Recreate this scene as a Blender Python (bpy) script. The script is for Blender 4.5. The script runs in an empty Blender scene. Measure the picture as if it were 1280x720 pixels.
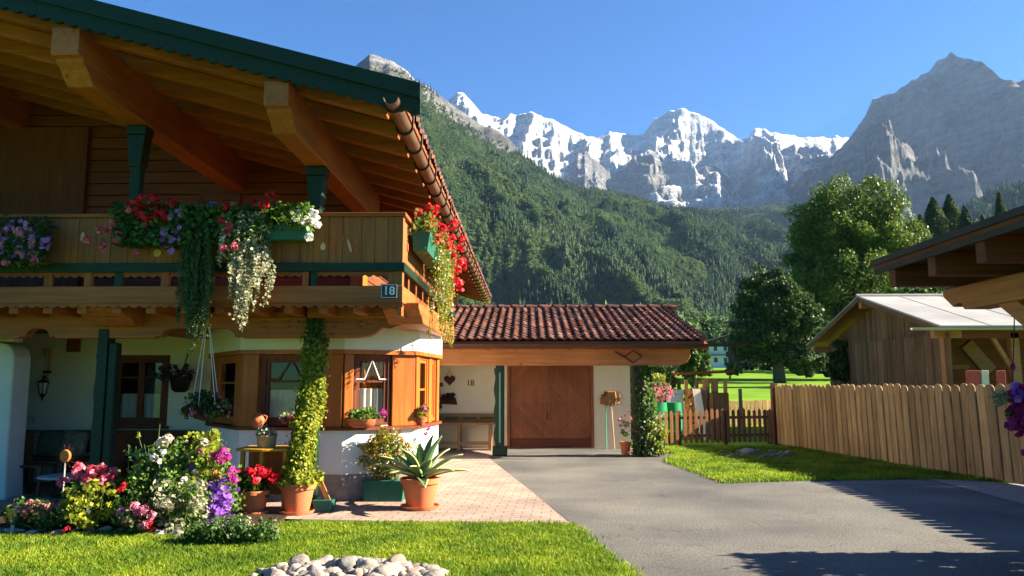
import bpy, math, random
import numpy as np
from mathutils import Vector, Matrix, Euler
R = math.radians
random.seed(7); rng = np.random.default_rng(7)
scene = bpy.context.scene
COL = scene.collection

# ------------------------------------------------------------------ camera
FPX, HOR, VPX, CAMZ = 960.0, 482.0, 660.0, 1.6
PITCH = math.atan((HOR - 360) / FPX)
YAW = math.atan((VPX - 640) / FPX * math.cos(PITCH))
cd = bpy.data.cameras.new('camera'); cam = bpy.data.objects.new('camera', cd); COL.objects.link(cam)
cam.location = (0, 0, CAMZ); cam.rotation_euler = (R(90) + PITCH, 0, YAW)
cd.sensor_width = 36; cd.lens = FPX / 1280 * 36; cd.clip_start = .05; cd.clip_end = 30000
scene.camera = cam
CR = Euler((R(90) + PITCH, 0, YAW)).to_matrix()

# ------------------------------------------------------------------ sky, sun, exposure
SUN_EL, SUN_AZ = R(27.5), R(1.5)          # azimuth measured from +X towards +Y
w = bpy.data.worlds.new('World'); scene.world = w; w.use_nodes = True
nt = w.node_tree
sky = nt.nodes.new('ShaderNodeTexSky'); sky.sky_type = 'NISHITA'; sky.sun_disc = False
sky.sun_elevation = SUN_EL; sky.sun_rotation = R(90) - SUN_AZ
sky.altitude = 900; sky.air_density = 1.0; sky.dust_density = .15; sky.ozone_density = 3.0
bg = nt.nodes['Background']; bg.inputs[1].default_value = .05
hsv = nt.nodes.new('ShaderNodeHueSaturation'); hsv.inputs['Saturation'].default_value = 2.3; hsv.inputs['Value'].default_value = .62
nt.links.new(sky.outputs[0], hsv.inputs['Color']); tint = nt.nodes.new('ShaderNodeMix'); tint.data_type = 'RGBA'; tint.blend_type = 'MULTIPLY'; tint.inputs[0].default_value = 1; tint.inputs[7].default_value = (.46, .99, 1.22, 1)
nt.links.new(hsv.outputs[0], tint.inputs[6]); nt.links.new(tint.outputs[2], bg.inputs[0])
sd = bpy.data.lights.new('sun', 'SUN'); sd.energy = 5.0; sd.angle = R(.5); sd.color = (1, .88, .70)
so = bpy.data.objects.new('sun', sd); COL.objects.link(so)
sdir = Vector((math.cos(SUN_EL) * math.cos(SUN_AZ), math.cos(SUN_EL) * math.sin(SUN_AZ), math.sin(SUN_EL)))
so.rotation_euler = sdir.to_track_quat('Z', 'Y').to_euler(); so.location = (40, 5, 30)
scene.view_settings.view_transform = 'Standard'; scene.view_settings.look = 'None'
scene.view_settings.exposure = 2.42; scene.view_settings.gamma = 1
scene.render.engine = 'CYCLES'
scene.cycles.use_denoising = True; scene.cycles.max_bounces = 7; scene.cycles.diffuse_bounces = 4
scene.cycles.transparent_max_bounces = 16; scene.cycles.volume_bounces = 0

# ------------------------------------------------------------------ pixel -> world
def P(px, py, Y=None, Z=None, X=None):
    d = CR @ Vector(((px - 640) / FPX, (360 - py) / FPX, -1))
    if Y is not None: t = Y / d.y
    elif Z is not None: t = (Z - CAMZ) / d.z
    else: t = X / d.x
    return Vector((d.x * t, d.y * t, CAMZ + d.z * t))
def G(px, py, z=0): return P(px, py, Z=z)

# ------------------------------------------------------------------ materials
MATS = {}
def nn(t, typ, **kw):
    n = t.nodes.new(typ)
    for k, v in kw.items(): setattr(n, k, v)
    return n
def base(name):
    m = bpy.data.materials.new(name); m.use_nodes = True
    t = m.node_tree; b = t.nodes['Principled BSDF']; MATS[name] = m
    return m, t, b
def ramp(t, cols, pos=None):
    r = nn(t, 'ShaderNodeValToRGB'); e = r.color_ramp.elements
    pos = pos or [i / (len(cols) - 1) for i in range(len(cols))]
    while len(e) < len(cols): e.new(.5)
    for i, (c, p) in enumerate(zip(cols, pos)): e[i].position = p; e[i].color = (*c, 1)
    return r
def coords(t, stretch=(1, 1, 1), coord='Object'):
    tc = nn(t, 'ShaderNodeTexCoord'); mp = nn(t, 'ShaderNodeMapping'); mp.inputs['Scale'].default_value = stretch
    t.links.new(tc.outputs[coord], mp.inputs[0]); return mp
def mat(name, c1, c2=None, scale=4, stretch=(1, 1, 1), rough=.7, bump=0, bscale=None, lo=.3, hi=.7, detail=6,
        spec=.3, metal=0, big=0.0, isl=0.0, coat=0):
    """two-colour noise material; big = large soft patches, isl = value change per loose piece"""
    m, t, b = base(name); L = t.links.new
    b.inputs['Roughness'].default_value = rough; b.inputs['Metallic'].default_value = metal
    b.inputs['Specular IOR Level'].default_value = spec; b.inputs['Coat Weight'].default_value = coat
    c2 = c2 or tuple(x * .8 for x in c1)
    mp = coords(t, stretch)
    n = nn(t, 'ShaderNodeTexNoise'); n.inputs['Scale'].default_value = scale; n.inputs['Detail'].default_value = detail
    L(mp.outputs[0], n.inputs['Vector'])
    r = ramp(t, [c1, c2], [lo, hi]); L(n.outputs['Fac'], r.inputs[0]); out = r.outputs[0]
    if big or isl:
        hs = nn(t, 'ShaderNodeHueSaturation'); L(out, hs.inputs['Color']); val = None
        if big:
            n2 = nn(t, 'ShaderNodeTexNoise'); n2.inputs['Scale'].default_value = .7; n2.inputs['Detail'].default_value = 3
            L(coords(t).outputs[0], n2.inputs['Vector'])
            mr = nn(t, 'ShaderNodeMapRange'); mr.inputs['From Min'].default_value = .3; mr.inputs['From Max'].default_value = .7
            mr.inputs['To Min'].default_value = 1 - big; mr.inputs['To Max'].default_value = 1 + big
            L(n2.outputs['Fac'], mr.inputs['Value']); val = mr.outputs[0]
        if isl:
            g = nn(t, 'ShaderNodeNewGeometry'); mr = nn(t, 'ShaderNodeMapRange')
            mr.inputs['To Min'].default_value = 1 - isl; mr.inputs['To Max'].default_value = 1 + isl
            L(g.outputs['Random Per Island'], mr.inputs['Value'])
            if val:
                mu = nn(t, 'ShaderNodeMath', operation='MULTIPLY'); L(val, mu.inputs[0]); L(mr.outputs[0], mu.inputs[1]); val = mu.outputs[0]
            else: val = mr.outputs[0]
        L(val, hs.inputs['Value']); out = hs.outputs[0]
    L(out, b.inputs['Base Color'])
    if bump:
        bp = nn(t, 'ShaderNodeBump'); bp.inputs['Strength'].default_value = bump; bp.inputs['Distance'].default_value = .02
        if bscale:
            n3 = nn(t, 'ShaderNodeTexNoise'); n3.inputs['Scale'].default_value = bscale; n3.inputs['Detail'].default_value = 5
            L(mp.outputs[0], n3.inputs['Vector']); L(n3.outputs['Fac'], bp.inputs['Height'])
        else: L(n.outputs['Fac'], bp.inputs['Height'])
        L(bp.outputs[0], b.inputs['Normal'])
    return m
def wood(name, c1, c2, axis='x', rough=.6, isl=.16, sc=1.0, spec=.3):
    s = {'x': (.5, 9, 9), 'y': (9, .5, 9), 'z': (9, 9, .5)}[axis]
    m = mat(name, c1, c2, 2.2 * sc, s, rough, .25, isl=isl, big=.2, lo=.28, hi=.72, detail=8, spec=spec)
    t = m.node_tree; b = t.nodes['Principled BSDF']; L = t.links.new; src = b.inputs['Base Color'].links[0].from_socket
    # dark grain lines and knots
    n = nn(t, 'ShaderNodeTexNoise'); n.inputs['Scale'].default_value = 3.2; n.inputs['Detail'].default_value = 3; n.inputs['Distortion'].default_value = .6
    L(coords(t, tuple(4 * q if q > 1 else q * 1.2 for q in s)).outputs[0], n.inputs['Vector'])
    r = ramp(t, [(.42, .36, .32), (1, 1, 1)], [.36, .48]); L(n.outputs['Fac'], r.inputs[0])
    v = nn(t, 'ShaderNodeTexVoronoi'); v.inputs['Scale'].default_value = 1.1; L(coords(t, tuple(2.4 if q > 1 else 1.5 for q in s)).outputs[0], v.inputs['Vector'])
    r2 = ramp(t, [(.28, .2, .16), (1, 1, 1)], [.035, .085]); L(v.outputs['Distance'], r2.inputs[0])
    for q, f in ((r, .42), (r2, .7)):
        mx = nn(t, 'ShaderNodeMix', data_type='RGBA', blend_type='MULTIPLY'); mx.inputs[0].default_value = f
        L(src, mx.inputs[6]); L(q.outputs[0], mx.inputs[7]); src = mx.outputs[2]
    L(src, b.inputs['Base Color']); return m
def leafmat(name, cols, trans=.35, rough=.55, pos=None, inst=False, patch=False):
    m, t, b = base(name); L = t.links.new
    g = nn(t, 'ShaderNodeNewGeometry'); r = ramp(t, cols, pos); src = g.outputs['Random Per Island']
    if inst:
        oi = nn(t, 'ShaderNodeObjectInfo'); mx = nn(t, 'ShaderNodeMix', data_type='FLOAT'); mx.inputs[0].default_value = .72
        L(g.outputs['Random Per Island'], mx.inputs[2]); L(oi.outputs['Random'], mx.inputs[3]); src = mx.outputs[0]
    L(src, r.inputs[0]); out = r.outputs[0]
    if inst or patch:                       # stands of different growth
        nz = nn(t, 'ShaderNodeTexNoise'); nz.inputs['Scale'].default_value = .012 if inst else 1.3; nz.inputs['Detail'].default_value = 4
        if inst: L(oi.outputs['Location'], nz.inputs['Vector'])
        else: L(nn(t, 'ShaderNodeTexCoord').outputs['Object'], nz.inputs['Vector'])
        hs = nn(t, 'ShaderNodeHueSaturation'); L(out, hs.inputs['Color'])
        for sock, lo, hi in ((('Hue', .485, .53) if inst else ('Hue', .475, .52)), (('Value', .68, 1.3) if inst else ('Value', .6, 1.28))):
            mr = nn(t, 'ShaderNodeMapRange'); mr.inputs['From Min'].default_value = .32; mr.inputs['From Max'].default_value = .68
            mr.inputs['To Min'].default_value = hi if sock == 'Hue' else lo; mr.inputs['To Max'].default_value = lo if sock == 'Hue' else hi
            L(nz.outputs['Fac'], mr.inputs['Value']); L(mr.outputs[0], hs.inputs[sock])
        out = hs.outputs[0]
    L(out, b.inputs['Base Color'])
    b.inputs['Roughness'].default_value = rough; b.inputs['Specular IOR Level'].default_value = .25
    if trans:
        tr = nn(t, 'ShaderNodeBsdfTranslucent'); L(out, tr.inputs['Color'])
        mx = nn(t, 'ShaderNodeMixShader'); mx.inputs[0].default_value = trans
        L(b.outputs[0], mx.inputs[1]); L(tr.outputs[0], mx.inputs[2]); L(mx.outputs[0], t.nodes['Material Output'].inputs[0])
    return m
def glassmat(name, tint=(1, 1, 1), refl=.18):
    m, t, b = base(name); L = t.links.new
    t.nodes.remove(b)
    tr = nn(t, 'ShaderNodeBsdfTransparent'); tr.inputs[0].default_value = (*tint, 1)
    gl = nn(t, 'ShaderNodeBsdfGlossy'); gl.inputs['Roughness'].default_value = .02; gl.inputs[0].default_value = (.4, .4, .4, 1)
    mx = nn(t, 'ShaderNodeMixShader'); lw = nn(t, 'ShaderNodeLayerWeight'); pw = nn(t, 'ShaderNodeMath', operation='POWER'); pw.inputs[1].default_value = 4
    ad = nn(t, 'ShaderNodeMath', operation='MULTIPLY_ADD'); ad.inputs[1].default_value = .5; ad.inputs[2].default_value = refl
    L(lw.outputs['Facing'], pw.inputs[0]); L(pw.outputs[0], ad.inputs[0]); L(ad.outputs[0], mx.inputs[0])
    L(tr.outputs[0], mx.inputs[1]); L(gl.outputs[0], mx.inputs[2]); L(mx.outputs[0], t.nodes['Material Output'].inputs[0])
    return m

# ------------------------------------------------------------------ mesh building
def org(o):
    v = Vector((0, 0, 0))
    while o is not None: v += o.location; o = o.parent
    return v
def tag(o, label, cat, group=None, kind=None):
    if label: o['label'] = label
    if cat: o['category'] = cat
    if group: o['group'] = group
    if kind: o['kind'] = kind
    return o
def thing(name, label, cat, loc, group=None):
    o = bpy.data.objects.new(name, None); COL.objects.link(o); o.location = loc; o.empty_display_size = .2
    return tag(o, label, cat, group)
def link(name, me, m, parent=None, loc=None):
    o = bpy.data.objects.new(name, me); COL.objects.link(o)
    if m: me.materials.append(m)
    if parent: o.parent = parent
    if loc is not None: o.location = loc
    return o
I3 = (Vector((0, 0, 0)), Vector((1, 0, 0)), Vector((0, 1, 0)), Vector((0, 0, 1)))
class MB:
    def __init__(s, basis=None): s.v = []; s.f = []; s.b = basis or I3
    def p(s, x, y, z): o, a, b, c = s.b; return o + a * x + b * y + c * z
    def add(s, vs, fs):
        k = len(s.v); s.v += [s.p(*v) for v in vs]; s.f += [[i + k for i in f] for f in fs]; return s
    def box(s, x0, x1, y0, y1, z0, z1):
        return s.add([(x, y, z) for x in (x0, x1) for y in (y0, y1) for z in (z0, z1)],
                     [(0, 1, 3, 2), (4, 6, 7, 5), (0, 4, 5, 1), (2, 3, 7, 6), (0, 2, 6, 4), (1, 5, 7, 3)])
    def prism(s, poly, d0, d1, plane='xz'):
        n = len(poly)
        f = {'xz': lambda a, b, d: (a, d, b), 'xy': lambda a, b, d: (a, b, d), 'yz': lambda a, b, d: (d, a, b)}[plane]
        vs = [f(a, b, d0) for a, b in poly] + [f(a, b, d1) for a, b in poly]
        fs = [list(range(n)), list(range(2 * n - 1, n - 1, -1))] + [(i, i + n, (i + 1) % n + n, (i + 1) % n) for i in range(n)]
        return s.add(vs, fs)
    def tube(s, pts, r, n=8, cap=True):
        pts = [Vector(p) for p in pts]; rr = r if isinstance(r, (list, tuple)) else [r] * len(pts)
        vs = []; fs = []; u = None
        for i, p in enumerate(pts):
            d = (pts[min(i + 1, len(pts) - 1)] - pts[max(i - 1, 0)]).normalized()
            if u is None: u = d.orthogonal().normalized()
            u = (u - d * u.dot(d)).normalized(); q = d.cross(u)
            for k in range(n):
                a = 2 * math.pi * k / n; vs.append(tuple(p + (u * math.cos(a) + q * math.sin(a)) * rr[i]))
        for i in range(len(pts) - 1):
            for k in range(n):
                fs.append((i * n + k, i * n + (k + 1) % n, (i + 1) * n + (k + 1) % n, (i + 1) * n + k))
        if cap: fs += [list(range(n))[::-1], list(range((len(pts) - 1) * n, len(pts) * n))]
        return s.add(vs, fs)
    def lathe(s, prof, c=(0, 0, 0), n=24):
        vs = []; fs = []
        for r, z in prof:
            for k in range(n):
                a = 2 * math.pi * k / n; vs.append((c[0] + r * math.cos(a), c[1] + r * math.sin(a), c[2] + z))
        for i in range(len(prof) - 1):
            for k in range(n):
                fs.append((i * n + k, i * n + (k + 1) % n, (i + 1) * n + (k + 1) % n, (i + 1) * n + k))
        fs += [list(range(n))[::-1], list(range((len(prof) - 1) * n, len(prof) * n))]
        return s.add(vs, fs)
    def build(s, name, m, parent=None, loc=None, smooth=False, bevel=0, label=None):
        o0 = org(parent) if parent else (Vector(loc) if loc is not None else Vector((0, 0, 0)))
        me = bpy.data.meshes.new(name); me.from_pydata([tuple(v - o0) for v in s.v], [], s.f)
        import bmesh
        bm = bmesh.new(); bm.from_mesh(me); bmesh.ops.recalc_face_normals(bm, faces=bm.faces); bm.to_mesh(me); bm.free()
        if smooth: me.polygons.foreach_set('use_smooth', [True] * len(me.polygons)); 
        o = link(name, me, m, parent, None if parent else loc)
        if smooth:
            try: me.set_sharp_from_angle(angle=R(40))
            except Exception: pass
        if bevel:
            md = o.modifiers.new('bevel', 'BEVEL'); md.width = bevel; md.segments = 2; md.limit_method = 'ANGLE'
        if label: o['label'] = label
        return o
def frame_basis(p0, p1):
    """x along p0->p1 (horizontal), y = into the wall, z up; y = x cross z negated so that it points away from a viewer in front"""
    p0 = Vector(p0); ex = (Vector(p1) - p0); ex.z = 0; ex.normalize(); ez = Vector((0, 0, 1)); ey = ez.cross(ex)
    return (p0, ex, ey, ez)
def polys(name, V, m, parent=None, loc=None, smooth=False):
    """V (n,k,3) numpy array of separate k-gons -> one mesh"""
    n, k, _ = V.shape
    o0 = np.array(org(parent) if parent else (loc if loc is not None else (0, 0, 0)))
    me = bpy.data.meshes.new(name)
    me.vertices.add(n * k); me.vertices.foreach_set('co', (V - o0).reshape(-1).astype(np.float32))
    me.loops.add(n * k); me.loops.foreach_set('vertex_index', np.arange(n * k, dtype=np.int32))
    me.polygons.add(n); me.polygons.foreach_set('loop_start', np.arange(0, n * k, k, dtype=np.int32))
    me.update(calc_edges=True)
    return link(name, me, m, parent, None if parent else loc)
def gridmesh(name, V, m, parent=None, loc=None, smooth=True):
    """V (a,b,3) -> quad grid"""
    a, b, _ = V.shape
    o0 = np.array(org(parent) if parent else (loc if loc is not None else (0, 0, 0)))
    idx = np.arange(a * b).reshape(a, b)
    F = np.stack([idx[:-1, :-1], idx[1:, :-1], idx[1:, 1:], idx[:-1, 1:]], -1).reshape(-1, 4).astype(np.int32)
    me = bpy.data.meshes.new(name); n = len(F)
    me.vertices.add(a * b); me.vertices.foreach_set('co', (V.reshape(-1, 3) - o0).reshape(-1).astype(np.float32))
    me.loops.add(n * 4); me.loops.foreach_set('vertex_index', F.reshape(-1))
    me.polygons.add(n); me.polygons.foreach_set('loop_start', np.arange(0, n * 4, 4, dtype=np.int32))
    if smooth: me.polygons.foreach_set('use_smooth', np.ones(n, dtype=bool))
    me.update(calc_edges=True)
    return link(name, me, m, parent, None if parent else loc)

# ------------------------------------------------------------------ foliage
def unit(v): return v / (np.linalg.norm(v, axis=-1, keepdims=True) + 1e-9)
def leafq(pts, nrm, size, asp=.55, tilt=.6, droop=.15):
    n = len(pts); nrm = np.broadcast_to(nrm, (n, 3))
    d = unit(nrm + tilt * rng.normal(size=(n, 3)))
    t = unit(np.cross(d, rng.normal(size=(n, 3)))); b = np.cross(d, t)
    s = (size * rng.uniform(.65, 1.3, n))[:, None]
    return np.stack([pts - t * s * .5, pts + b * s * asp * .5 + d * s * droop * .3, pts + t * s * .5 - d * s * droop, pts - b * s * asp * .5 + d * s * droop * .3], 1)
def ball(n, c, r, lo=.35):
    u = unit(rng.normal(size=(n, 3))); q = (lo + (1 - lo) * rng.random(n) ** .6)[:, None]
    return np.array(c) + u * q * np.array(r), u
def clumps(c, r, k, cr, per, lo=.55, zmin=-9):
    """k clumps of radius cr spread over an ellipsoid (c, r); per points each"""
    u = unit(rng.normal(size=(k * 3, 3))); u = u[u[:, 2] > zmin][:k]
    cc = np.array(c) + u * (lo + (1 - lo) * rng.random(len(u)))[:, None] * np.array(r)
    P_, N_ = [], []
    for q in cc:
        a, b = ball(per, q, cr * rng.uniform(.7, 1.25) * np.array((1, 1, .8)), .3); P_.append(a); N_.append(b)
    return np.concatenate(P_), np.concatenate(N_)
def foliage(name, m, parent, pts, nrm, size, asp=.55, tilt=.7, loc=None):
    return polys(name, leafq(pts, nrm, size, asp, tilt), m, parent, loc)
def umbels(name, m, parent, cs, r, k=16):
    """ball shaped flower heads"""
    cs = np.array(cs); n = len(cs); u = unit(rng.normal(size=(n, k, 3)) + np.array((0, -.25, .3)))
    rr = (r * rng.uniform(.75, 1.2, n))[:, None, None]
    p = (cs[:, None, :] + u * rr * .75).reshape(-1, 3)
    return polys(name, leafq(p, u.reshape(-1, 3), r * .85, .9, .45, .1), m, parent)
def discs(name, m, parent, cs, nrm, r, k=5):
    """open flowers of k petals"""
    cs = np.array(cs); n = len(cs); d = unit(np.broadcast_to(nrm, (n, 3)) + .45 * rng.normal(size=(n, 3)))
    t = unit(np.cross(d, rng.normal(size=(n, 3)))); b = np.cross(d, t); out = []
    s = (r * rng.uniform(.8, 1.2, n))[:, None]
    for i in range(k):
        a = 2 * math.pi * i / k; e = t * math.cos(a) + b * math.sin(a); f = -t * math.sin(a) + b * math.cos(a)
        out.append(np.stack([cs, cs + e * s * .6 + f * s * .5 + d * s * .2, cs + e * s + d * s * .15, cs + e * s * .6 - f * s * .5 + d * s * .2], 1))
    return polys(name, np.concatenate(out), m, parent)
def stems(name, m, parent, a, b, r):
    mb = MB()
    for p, q in zip(a, b):
        p = Vector(p); q = Vector(q); mid = (p + q) / 2 + Vector(rng.normal(size=3)) * .06 * (q - p).length
        mb.tube([p, mid, q], [r, r * .8, r * .5], 5, False)
    return mb.build(name, m, parent)

# ------------------------------------------------------------------ numpy noise
def vnoise(x, y, seed=0):
    xi = np.floor(x).astype(np.int64); yi = np.floor(y).astype(np.int64); fx = x - xi; fy = y - yi
    def h(a, b):
        n = (a * 374761393 + b * 668265263 + seed * 1442695041) & 0x7fffffff
        n = ((n ^ (n >> 13)) * 1274126177) & 0x7fffffff
        return ((n ^ (n >> 16)) & 0xffff) / 65535.0
    u = fx * fx * fx * (fx * (fx * 6 - 15) + 10); v = fy * fy * fy * (fy * (fy * 6 - 15) + 10)
    return (h(xi, yi) * (1 - u) + h(xi + 1, yi) * u) * (1 - v) + (h(xi, yi + 1) * (1 - u) + h(xi + 1, yi + 1) * u) * v
def fbm(x, y, o=6, seed=0, ridged=False, gain=.5):
    a = 1.0; s = np.zeros_like(x); tot = 0
    for i in range(o):
        n = vnoise(x, y, seed + i * 17)
        if ridged: n = (1 - np.abs(2 * n - 1)) ** 1.3
        s += a * n; tot += a; a *= gain; x, y = x * 1.93 * .8 - y * 1.93 * .6 + 5.2, x * 1.93 * .6 + y * 1.93 * .8 + 1.7
    return s / tot
# ================================================================== SETTING: ground
def terr(X, Y):
    """valley floor: flat round the house, rising gently behind it"""
    t = np.clip(np.asarray(Y, float) - 26, 0, None)
    return .036 * t + .00004 * t * t
def terrz(Y): return float(terr(0, Y))
mat('meadow', (.16, .27, .02), (.10, .20, .014), .25, (1, 1, 1), .9, .4, 9, spec=.05, big=.15)
gx = np.concatenate([np.linspace(-3000, -60, 14), np.linspace(-50, 60, 56), np.linspace(80, 3000, 14)])
gy = np.concatenate([np.linspace(-60, 20, 9), np.linspace(24, 200, 45), np.linspace(240, 1200, 14)])
XX, YY = np.meshgrid(gx, gy, indexing='ij'); ZZ = terr(XX, np.minimum(YY, 420)) - .04
tag(gridmesh('ground', np.stack([XX, YY, ZZ], -1), MATS['meadow']), None, None, kind='structure')
def sheet(name, poly, z, m, thick=None):
    mb = MB(); n = len(poly); 
    if thick: mb.prism([(p[0], p[1]) for p in poly], z - thick, z, 'xy')
    else: mb.add([(p[0], p[1], z) for p in poly], [list(range(n))])
    return tag(mb.build(name, m), None, None, kind='structure')
# asphalt
def asphalt():
    m, t, b = base('asphalt'); L = t.links.new; mp = coords(t)
    n1 = nn(t, 'ShaderNodeTexNoise'); n1.inputs['Scale'].default_value = 42; n1.inputs['Detail'].default_value = 6; n1.inputs['Roughness'].default_value = .8
    n2 = nn(t, 'ShaderNodeTexNoise'); n2.inputs['Scale'].default_value = .55; n2.inputs['Detail'].default_value = 5
    for n in (n1, n2): L(mp.outputs[0], n.inputs['Vector'])
    r1 = ramp(t, [(.036, .037, .036), (.14, .137, .127), (.33, .318, .288)], [.28, .5, .74]); L(n1.outputs['Fac'], r1.inputs[0])
    r2 = ramp(t, [(.58, .59, .60), (1.04, 1.01, .95)], [.34, .66]); L(n2.outputs['Fac'], r2.inputs[0])
    mx = nn(t, 'ShaderNodeMix', data_type='RGBA', blend_type='MULTIPLY'); mx.inputs[0].default_value = 1
    L(r1.outputs[0], mx.inputs[6]); L(r2.outputs[0], mx.inputs[7])
    # fine dark cracks
    v = nn(t, 'ShaderNodeTexVoronoi', feature='DISTANCE_TO_EDGE'); v.inputs['Scale'].default_value = .45
    n4 = nn(t, 'ShaderNodeTexNoise'); n4.inputs['Scale'].default_value = 2.5; n4.inputs['Detail'].default_value = 4
    L(mp.outputs[0], n4.inputs['Vector'])
    ad = nn(t, 'ShaderNodeVectorMath', operation='ADD'); L(mp.outputs[0], ad.inputs[0]); L(n4.outputs['Color'], ad.inputs[1]); L(ad.outputs[0], v.inputs['Vector'])
    r3 = ramp(t, [(.55, .55, .55), (1, 1, 1)], [0, .006]); L(v.outputs['Distance'], r3.inputs[0])
    m2 = nn(t, 'ShaderNodeMix', data_type='RGBA', blend_type='MULTIPLY'); m2.inputs[0].default_value = .8
    L(mx.outputs[2], m2.inputs[6]); L(r3.outputs[0], m2.inputs[7]); L(m2.outputs[2], b.inputs['Base Color'])
    b.inputs['Roughness'].default_value = .95; b.inputs['Specular IOR Level'].default_value = .1
    bp = nn(t, 'ShaderNodeBump'); bp.inputs['Strength'].default_value = .6; bp.inputs['Distance'].default_value = .008
    L(n1.outputs['Fac'], bp.inputs['Height']); L(bp.outputs[0], b.inputs['Normal'])
asphalt()
def pavers():
    m, t, b = base('pavers'); L = t.links.new; mp = coords(t)
    mp.inputs['Rotation'].default_value = (0, 0, R(3))
    br = nn(t, 'ShaderNodeTexBrick'); br.inputs['Scale'].default_value = 1
    br.inputs['Brick Width'].default_value = .24; br.inputs['Row Height'].default_value = .155; br.inputs['Mortar Size'].default_value = .009
    br.inputs['Color1'].default_value = (.42, .29, .235, 1); br.inputs['Color2'].default_value = (.31, .235, .205, 1)
    br.inputs['Mortar'].default_value = (.17, .15, .11, 1); br.inputs['Bias'].default_value = .1
    n = nn(t, 'ShaderNodeTexNoise'); n.inputs['Scale'].default_value = 1.6; n.inputs['Detail'].default_value = 6
    L(mp.outputs[0], br.inputs['Vector']); L(mp.outputs[0], n.inputs['Vector'])
    r = ramp(t, [(.72, .72, .7), (1.12, 1.08, 1.02)], [.3, .7]); L(n.outputs['Fac'], r.inputs[0])
    mx = nn(t, 'ShaderNodeMix', data_type='RGBA', blend_type='MULTIPLY'); mx.inputs[0].default_value = 1
    L(br.outputs['Color'], mx.inputs[6]); L(r.outputs[0], mx.inputs[7]); L(mx.outputs[2], b.inputs['Base Color'])
    bp = nn(t, 'ShaderNodeBump'); bp.inputs['Strength'].default_value = .5; bp.inputs['Distance'].default_value = .006; bp.invert = True
    L(br.outputs['Fac'], bp.inputs['Height']); L(bp.outputs[0], b.inputs['Normal']); b.inputs['Roughness'].default_value = .9
    b.inputs['Specular IOR Level'].default_value = .15
pavers()
mat('lawn_soil', (.09, .15, .012), (.05, .09, .008), 9, rough=.95, bump=.5, bscale=40, spec=.05, big=.2)
mat('bed_soil', (.055, .037, .022), (.03, .02, .012), 14, rough=1, bump=.9, spec=.05)
mat('gravel', (.30, .29, .27), (.16, .155, .15), 60, rough=.95, bump=.8, detail=2, spec=.1)
A0, A1, A2, A3 = G(610, 572), G(660, 611), G(715, 655), G(795, 722)
drv = [(A3.x + .3, 4.6), (A3.x, A3.y), (A2.x, A2.y), (A1.x, A1.y), (A0.x, A0.y), (-.7, 18.2), (-.7, 20.05), (3.2, 20.05),
       (3.4, 17.9)]
B0, B1, B2, B3 = G(830, 577), G(905, 604), G(1010, 601), G(1160, 599)
drv += [(B0.x, B0.y), (B1.x, B1.y), (B2.x, B2.y), (B3.x, B3.y), (B3.x + 3, B3.y + .1), (14, 12.6), (14, -5), (A3.x + .8, -5)]
sheet('driveway', drv, 0.0, MATS['asphalt'])
C0, C1 = G(380, 650), G(714, 656)
sheet('patio', [(-12, 9.75), (-4.2, 9.75), (C0.x, C0.y), (C1.x, C1.y), (A1.x, A1.y), (A0.x, A0.y), (-.6, 18.2), (-.6, 20.05), (-2.55, 20.05), (-2.55, 12.9), (-12, 12.9)], .006, MATS['pavers'])
LAWN_L = [(-14, 4), (-14, 8.25), (-5.9, 8.25), (-3.9, 8.6), (-2.9, 9.0), (C0.x, C0.y), (C1.x, C1.y), (A3.x, A3.y), (A3.x + .35, 4)]
sheet('lawn', LAWN_L, .004, MATS['lawn_soil'])
LAWN_R = [(3.35, 17.95), (B0.x, B0.y), (B1.x, B1.y), (B2.x, B2.y), (B3.x, B3.y), (8.3, 12.9), (7.2, 20.6), (3.6, 20.6)]
sheet('side_lawn', LAWN_R, .004, MATS['lawn_soil'])
sheet('flower_bed', [(-14, 8.3), (-5.9, 8.3), (-3.9, 8.65), (-2.9, 9.05), (-2.95, 9.6), (-3.6, 9.74), (-14, 9.74)], .03, MATS['bed_soil'], .05)
g0, g1 = G(1285, 632), G(1160, 599)
sheet('gravel_strip', [(g1.x, g1.y), (g1.x + .5, g1.y + .35), (8.4, 12.6), (9.3, 9), (g0.x, g0.y)], .008, MATS['gravel'])
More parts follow.
